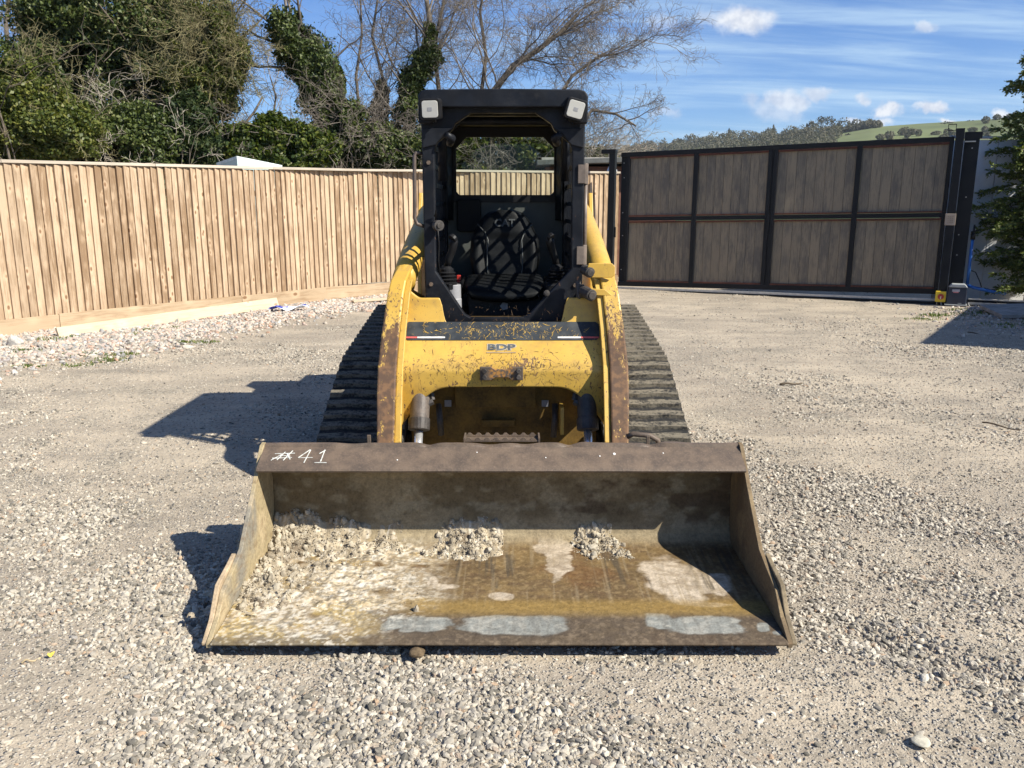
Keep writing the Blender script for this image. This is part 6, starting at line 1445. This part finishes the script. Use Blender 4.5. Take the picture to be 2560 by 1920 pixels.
# ================================================================== HILLSIDE
CREST = [(-3000, 430, 900), (200, 420, 900), (1200, 408, 900), (1500, 396, 850), (1620, 378, 760), (1760, 362, 650), (1900, 350, 580), (2000, 342, 540), (2080, 334, 520), (2180, 318, 500), (2300, 309, 490), (2420, 302, 480), (2560, 292, 470), (3200, 270, 470), (5200, 300, 500)]
cu_, cv_, cy_ = (np.array(q, float) for q in zip(*CREST))
def crest(u):
    Y = np.interp(u, cu_, cy_); v = np.interp(u, cu_, cv_); c, s = math.cos(PITCH), math.sin(PITCH); y = (960 - v) / F; return Y, EYE + (-s + y * c) / (c + y * s) * Y
def hill_pt(u, t):
    """point on the hill: bearing u, t=0 foot ... 1 crest, beyond 1 the far side"""
    u = np.asarray(u, float); t = np.asarray(t, float); Yc, Zc = crest(u); Y = 110 + (Yc - 110) * t; c, s = math.cos(PITCH), math.sin(PITCH); vv = np.interp(u, cu_, cv_)
    x = (u - 1280) / F / (c + (960 - vv) / F * s) * Y; Z = Zc * np.where(t <= 1, np.clip(t, 0, 1) ** 1.25, 1 - .25 * (t - 1)) - 1.2 * (t < .02); return x, Y, Z
mh, wh = mat('hill_pasture'); hp = worldpos(wh)
hc = wh.mix(wh.step(wh.noise(hp, .012, 4, .6), .4, .62), (.105, .125, .055), (.150, .172, .075)); hc = wh.mix(wh.m('MULTIPLY', wh.step(wh.noise(hp, .06, 5, .65), .5, .75), .5), hc, (.12, .12, .05)); fin(wh, hc, .95, 0, .1)
us = np.concatenate([np.linspace(-3000, 1100, 40), np.linspace(1140, 2700, 160), np.linspace(2750, 5200, 30)]); ts = np.concatenate([np.linspace(0, 1, 40), np.linspace(1.1, 2.2, 10)])
U, T = np.meshgrid(us, ts); hx, hy, hzz = hill_pt(U.ravel(), T.ravel()); nu = len(us); i, j = np.meshgrid(np.arange(nu - 1), np.arange(len(ts) - 1)); k = (j * nu + i).ravel()
tag(np_mesh('hill', np.stack([hx, hy, hzz], -1), np.stack([k, k + 1, k + nu + 1, k + nu], -1), mh, smooth=True), kind='structure')
WOOD = m_leaf('far_winter_wood', [(0, (.095, .088, .072)), (.35, (.155, .138, .110)), (.6, (.115, .115, .075)), (.85, (.19, .172, .14)), (1, (.085, .092, .065))], .9, .1, .1)
DKW = m_leaf('far_dark_tree', [(0, (.050, .052, .040)), (.6, (.090, .086, .066)), (1, (.13, .12, .09))], .9, .1, .1)
FIR = m_leaf('far_fir', [(0, (.014, .026, .014)), (.7, (.030, .048, .024)), (1, (.05, .065, .035))], .9, .1, .1)
def far_crown(cx, cy, cz, rx, rz, n, size, seed, cone=False):
    d = RNG.normal(0, 1, (n, 3)); d /= np.linalg.norm(d, axis=1)[:, None]; r = RNG.uniform(.45, 1.0, n) ** .5 * (.70 + .5 * fbm(d[:, 0] * 2 + seed, d[:, 1] * 2, d[:, 2] * 2, seed=seed, oct=2))
    P = d * r[:, None]
    if cone: h = (P[:, 2] + 1) / 2; P[:, 0] *= (1.05 - h); P[:, 1] *= (1.05 - h)
    P = P * np.array([rx, rx, rz]) + np.array([cx, cy, cz]); return leaf_cards(P, size, 1.3, .2)
def far_woods():
    VV, FF = [], []; off = 0; rnd = random.Random(90)
    for k in range(430):
        if k < 330:
            u = rnd.uniform(1490, 2090); t = rnd.uniform(.45, 1.0); 
            if u > 1950 and t > .93 - (u - 1950) * .0012 + .12: t = .9
        elif k < 385: u = rnd.uniform(2060, 2200); t = rnd.uniform(.97, 1.02)
        elif k < 410: u = rnd.uniform(2190, 2480); t = rnd.uniform(.62, .80)
        else: u = rnd.uniform(2440, 2700); t = rnd.uniform(.9, 1.0)
        x, y, z = (float(q) for q in hill_pt(u, t)); k_ = y / 2092.
        rx = rnd.uniform(11, 24) * k_; rz = rnd.uniform(10, 21) * k_
        if k >= 330: rx *= .55; rz *= .55
        V, Fc = far_crown(x, y, z + rz * .75, rx, rz, 300, 3.4 * k_ * .8, k); VV.append(V); FF.append(Fc + off); off += len(V)
    tag(np_mesh('hillside_woods', np.concatenate(VV), np.concatenate(FF), WOOD), 'grey brown winter woodland covering the far hillside', 'woodland', kind='stuff')
far_woods()
def far_tree(name, label, u, v, ru, rv, m_, cone=False, t=1.0, group=None, n=420):
    x, y, z = (float(q) for q in hill_pt(u, t)); k = y / 2092.; p = atY(u, v, y); e = empty(name, (x, y, z), label, 'tree', group); V, Fc = far_crown(p.x, y, p.z, ru * k, rv * k, int(n * 1.8), (4.2 if not cone else 3.4) * k * .8, int(u), cone); np_mesh('crown', V, Fc, m_, e, loc=base(e))
    build(MB().tube([(p.x, y, z - .5), (p.x, y, p.z)], [.10 * ru * k * .5 + .1, .1], 6), 'trunk', BARK, e)
far_tree('round_tree', 'large round dark tree topping the far wood', 2063, 318, 31, 28, DKW, t=1.0)
far_tree('fir_tree', 'small dark pointed fir on the far hill above the second gate panel', 1822, 337, 8, 17, FIR, True)
far_tree('fir_tree', 'dark columnar fir left of the round dark tree on the far hill', 2016, 328, 7, 19, FIR, True)
far_tree('pine_tree', 'loose topped pine between the columnar fir and the round tree', 2028, 318, 9, 16, WOOD, n=160)
far_tree('fir_tree', 'thin pointed conifer above the third gate panel on the far hill', 1933, 330, 8, 20, WOOD, True, n=200)
far_tree('leafless_tree', 'pale leafless tree right of the round tree on the far crest', 2110, 316, 22, 19, WOOD, n=200)
far_tree('leafless_tree', 'smaller leafless tree second right of the round tree on the crest', 2142, 314, 16, 17, WOOD, n=150)
far_tree('leafless_tree', 'upright leafless tree third right of the round tree on the crest', 2172, 312, 12, 18, WOOD, n=110)
far_tree('thicket', 'broad dark thicket on the pasture left of the gate post top', 2368, 322, 26, 17, DKW, t=.97)
far_tree('thicket', 'dark thicket on the pasture between the post tops and the conifer', 2425, 318, 26, 15, DKW, t=.99)
far_tree('thicket', 'small dark bush on the pasture above the fourth gate panel', 2120, 342, 9, 7, DKW, t=.9, n=160)
far_tree('thicket', 'low dark bush on the pasture near the right gate post', 2300, 333, 11, 6, DKW, t=.9, n=160)
ROOFT = m_simple('terracotta_roof', (.21, .10, .065), .9, 0, .2, .2, .5); HW = m_simple('house_render', (.62, .58, .52), .9, 0, .2, .1, .5); WIN = m_simple('house_window', (.05, .055, .06), .3, 0, .5, .1)
def houses():
    rnd = random.Random(5)
    lab = ['cream gabled house lowest left on the far hillside', 'white house at the left edge of the hillside village', 'white gabled house in the middle of the hillside village', 'small cream house above the left gate post', 'cream house upper right of the village roofs', 'pale house half hidden by trees above the first gate panel', 'white house highest in the hillside village', 'pale house rightmost in the hillside village']
    for k, (u, t) in enumerate(((1552, .90), (1571, .95), (1592, .96), (1608, .90), (1628, .955), (1650, .92), (1612, .985), (1680, .95))):
        x, y, z = (float(q) for q in hill_pt(u, t)); y -= 6; h = empty('house', (x, y, z), lab[k], 'house', 'houses on the far hillside'); a = rnd.uniform(-.5, .5); w_, d_, e_ = rnd.uniform(4.5, 6.0), 6, rnd.uniform(3.2, 4.4); M_ = Matrix.Rotation(a, 3, 'Z'); off = Vector((x, y, z))
        def put(mb, nm, m_, par): mb.v = [tuple(M_ @ Vector(p) + off) for p in mb.v]; return build(mb, nm, m_, par)
        wl = put(MB().bb((-w_ / 2, -d_ / 2, -1), (w_ / 2, d_ / 2, e_)), 'wall', HW, h)
        put(MB().prism([(-w_ / 2 - .3, e_ + .01), (0, e_ + 2.6), (w_ / 2 + .3, e_ + .01)], 'y', -d_ / 2 - .01, d_ / 2 + .3) if k % 2 else MB().prism([(-d_ / 2 - .3, e_ + .01), (0, e_ + 2.4), (d_ / 2 + .3, e_ + .01)], 'x', -w_ / 2 - .3, w_ / 2 + .3), 'roof', ROOFT, h)
        for wx in (-.25, .25): put(MB().bb((wx * w_ - .5, -d_ / 2 - .03, e_ - 1.8), (wx * w_ + .5, -d_ / 2 + .02, e_ - .7)), 'window', WIN, wl)
houses()

# ---------------- the thin spring haze that pales the far hill
mz, wz = mat('air_haze'); wz.nt.nodes.remove(wz.p); vol = wz.n('ShaderNodeVolumePrincipled'); vol.inputs['Color'].default_value = (.86, .93, 1.0, 1); vol.inputs['Density'].default_value = .00016; vol.inputs['Anisotropy'].default_value = .2
wz.l(vol.outputs[0], wz.out.inputs['Volume'])
tag(build(MB().bb((-2400, -60, -2.5), (2600, 2200, 95)), 'haze', mz), kind='stuff')
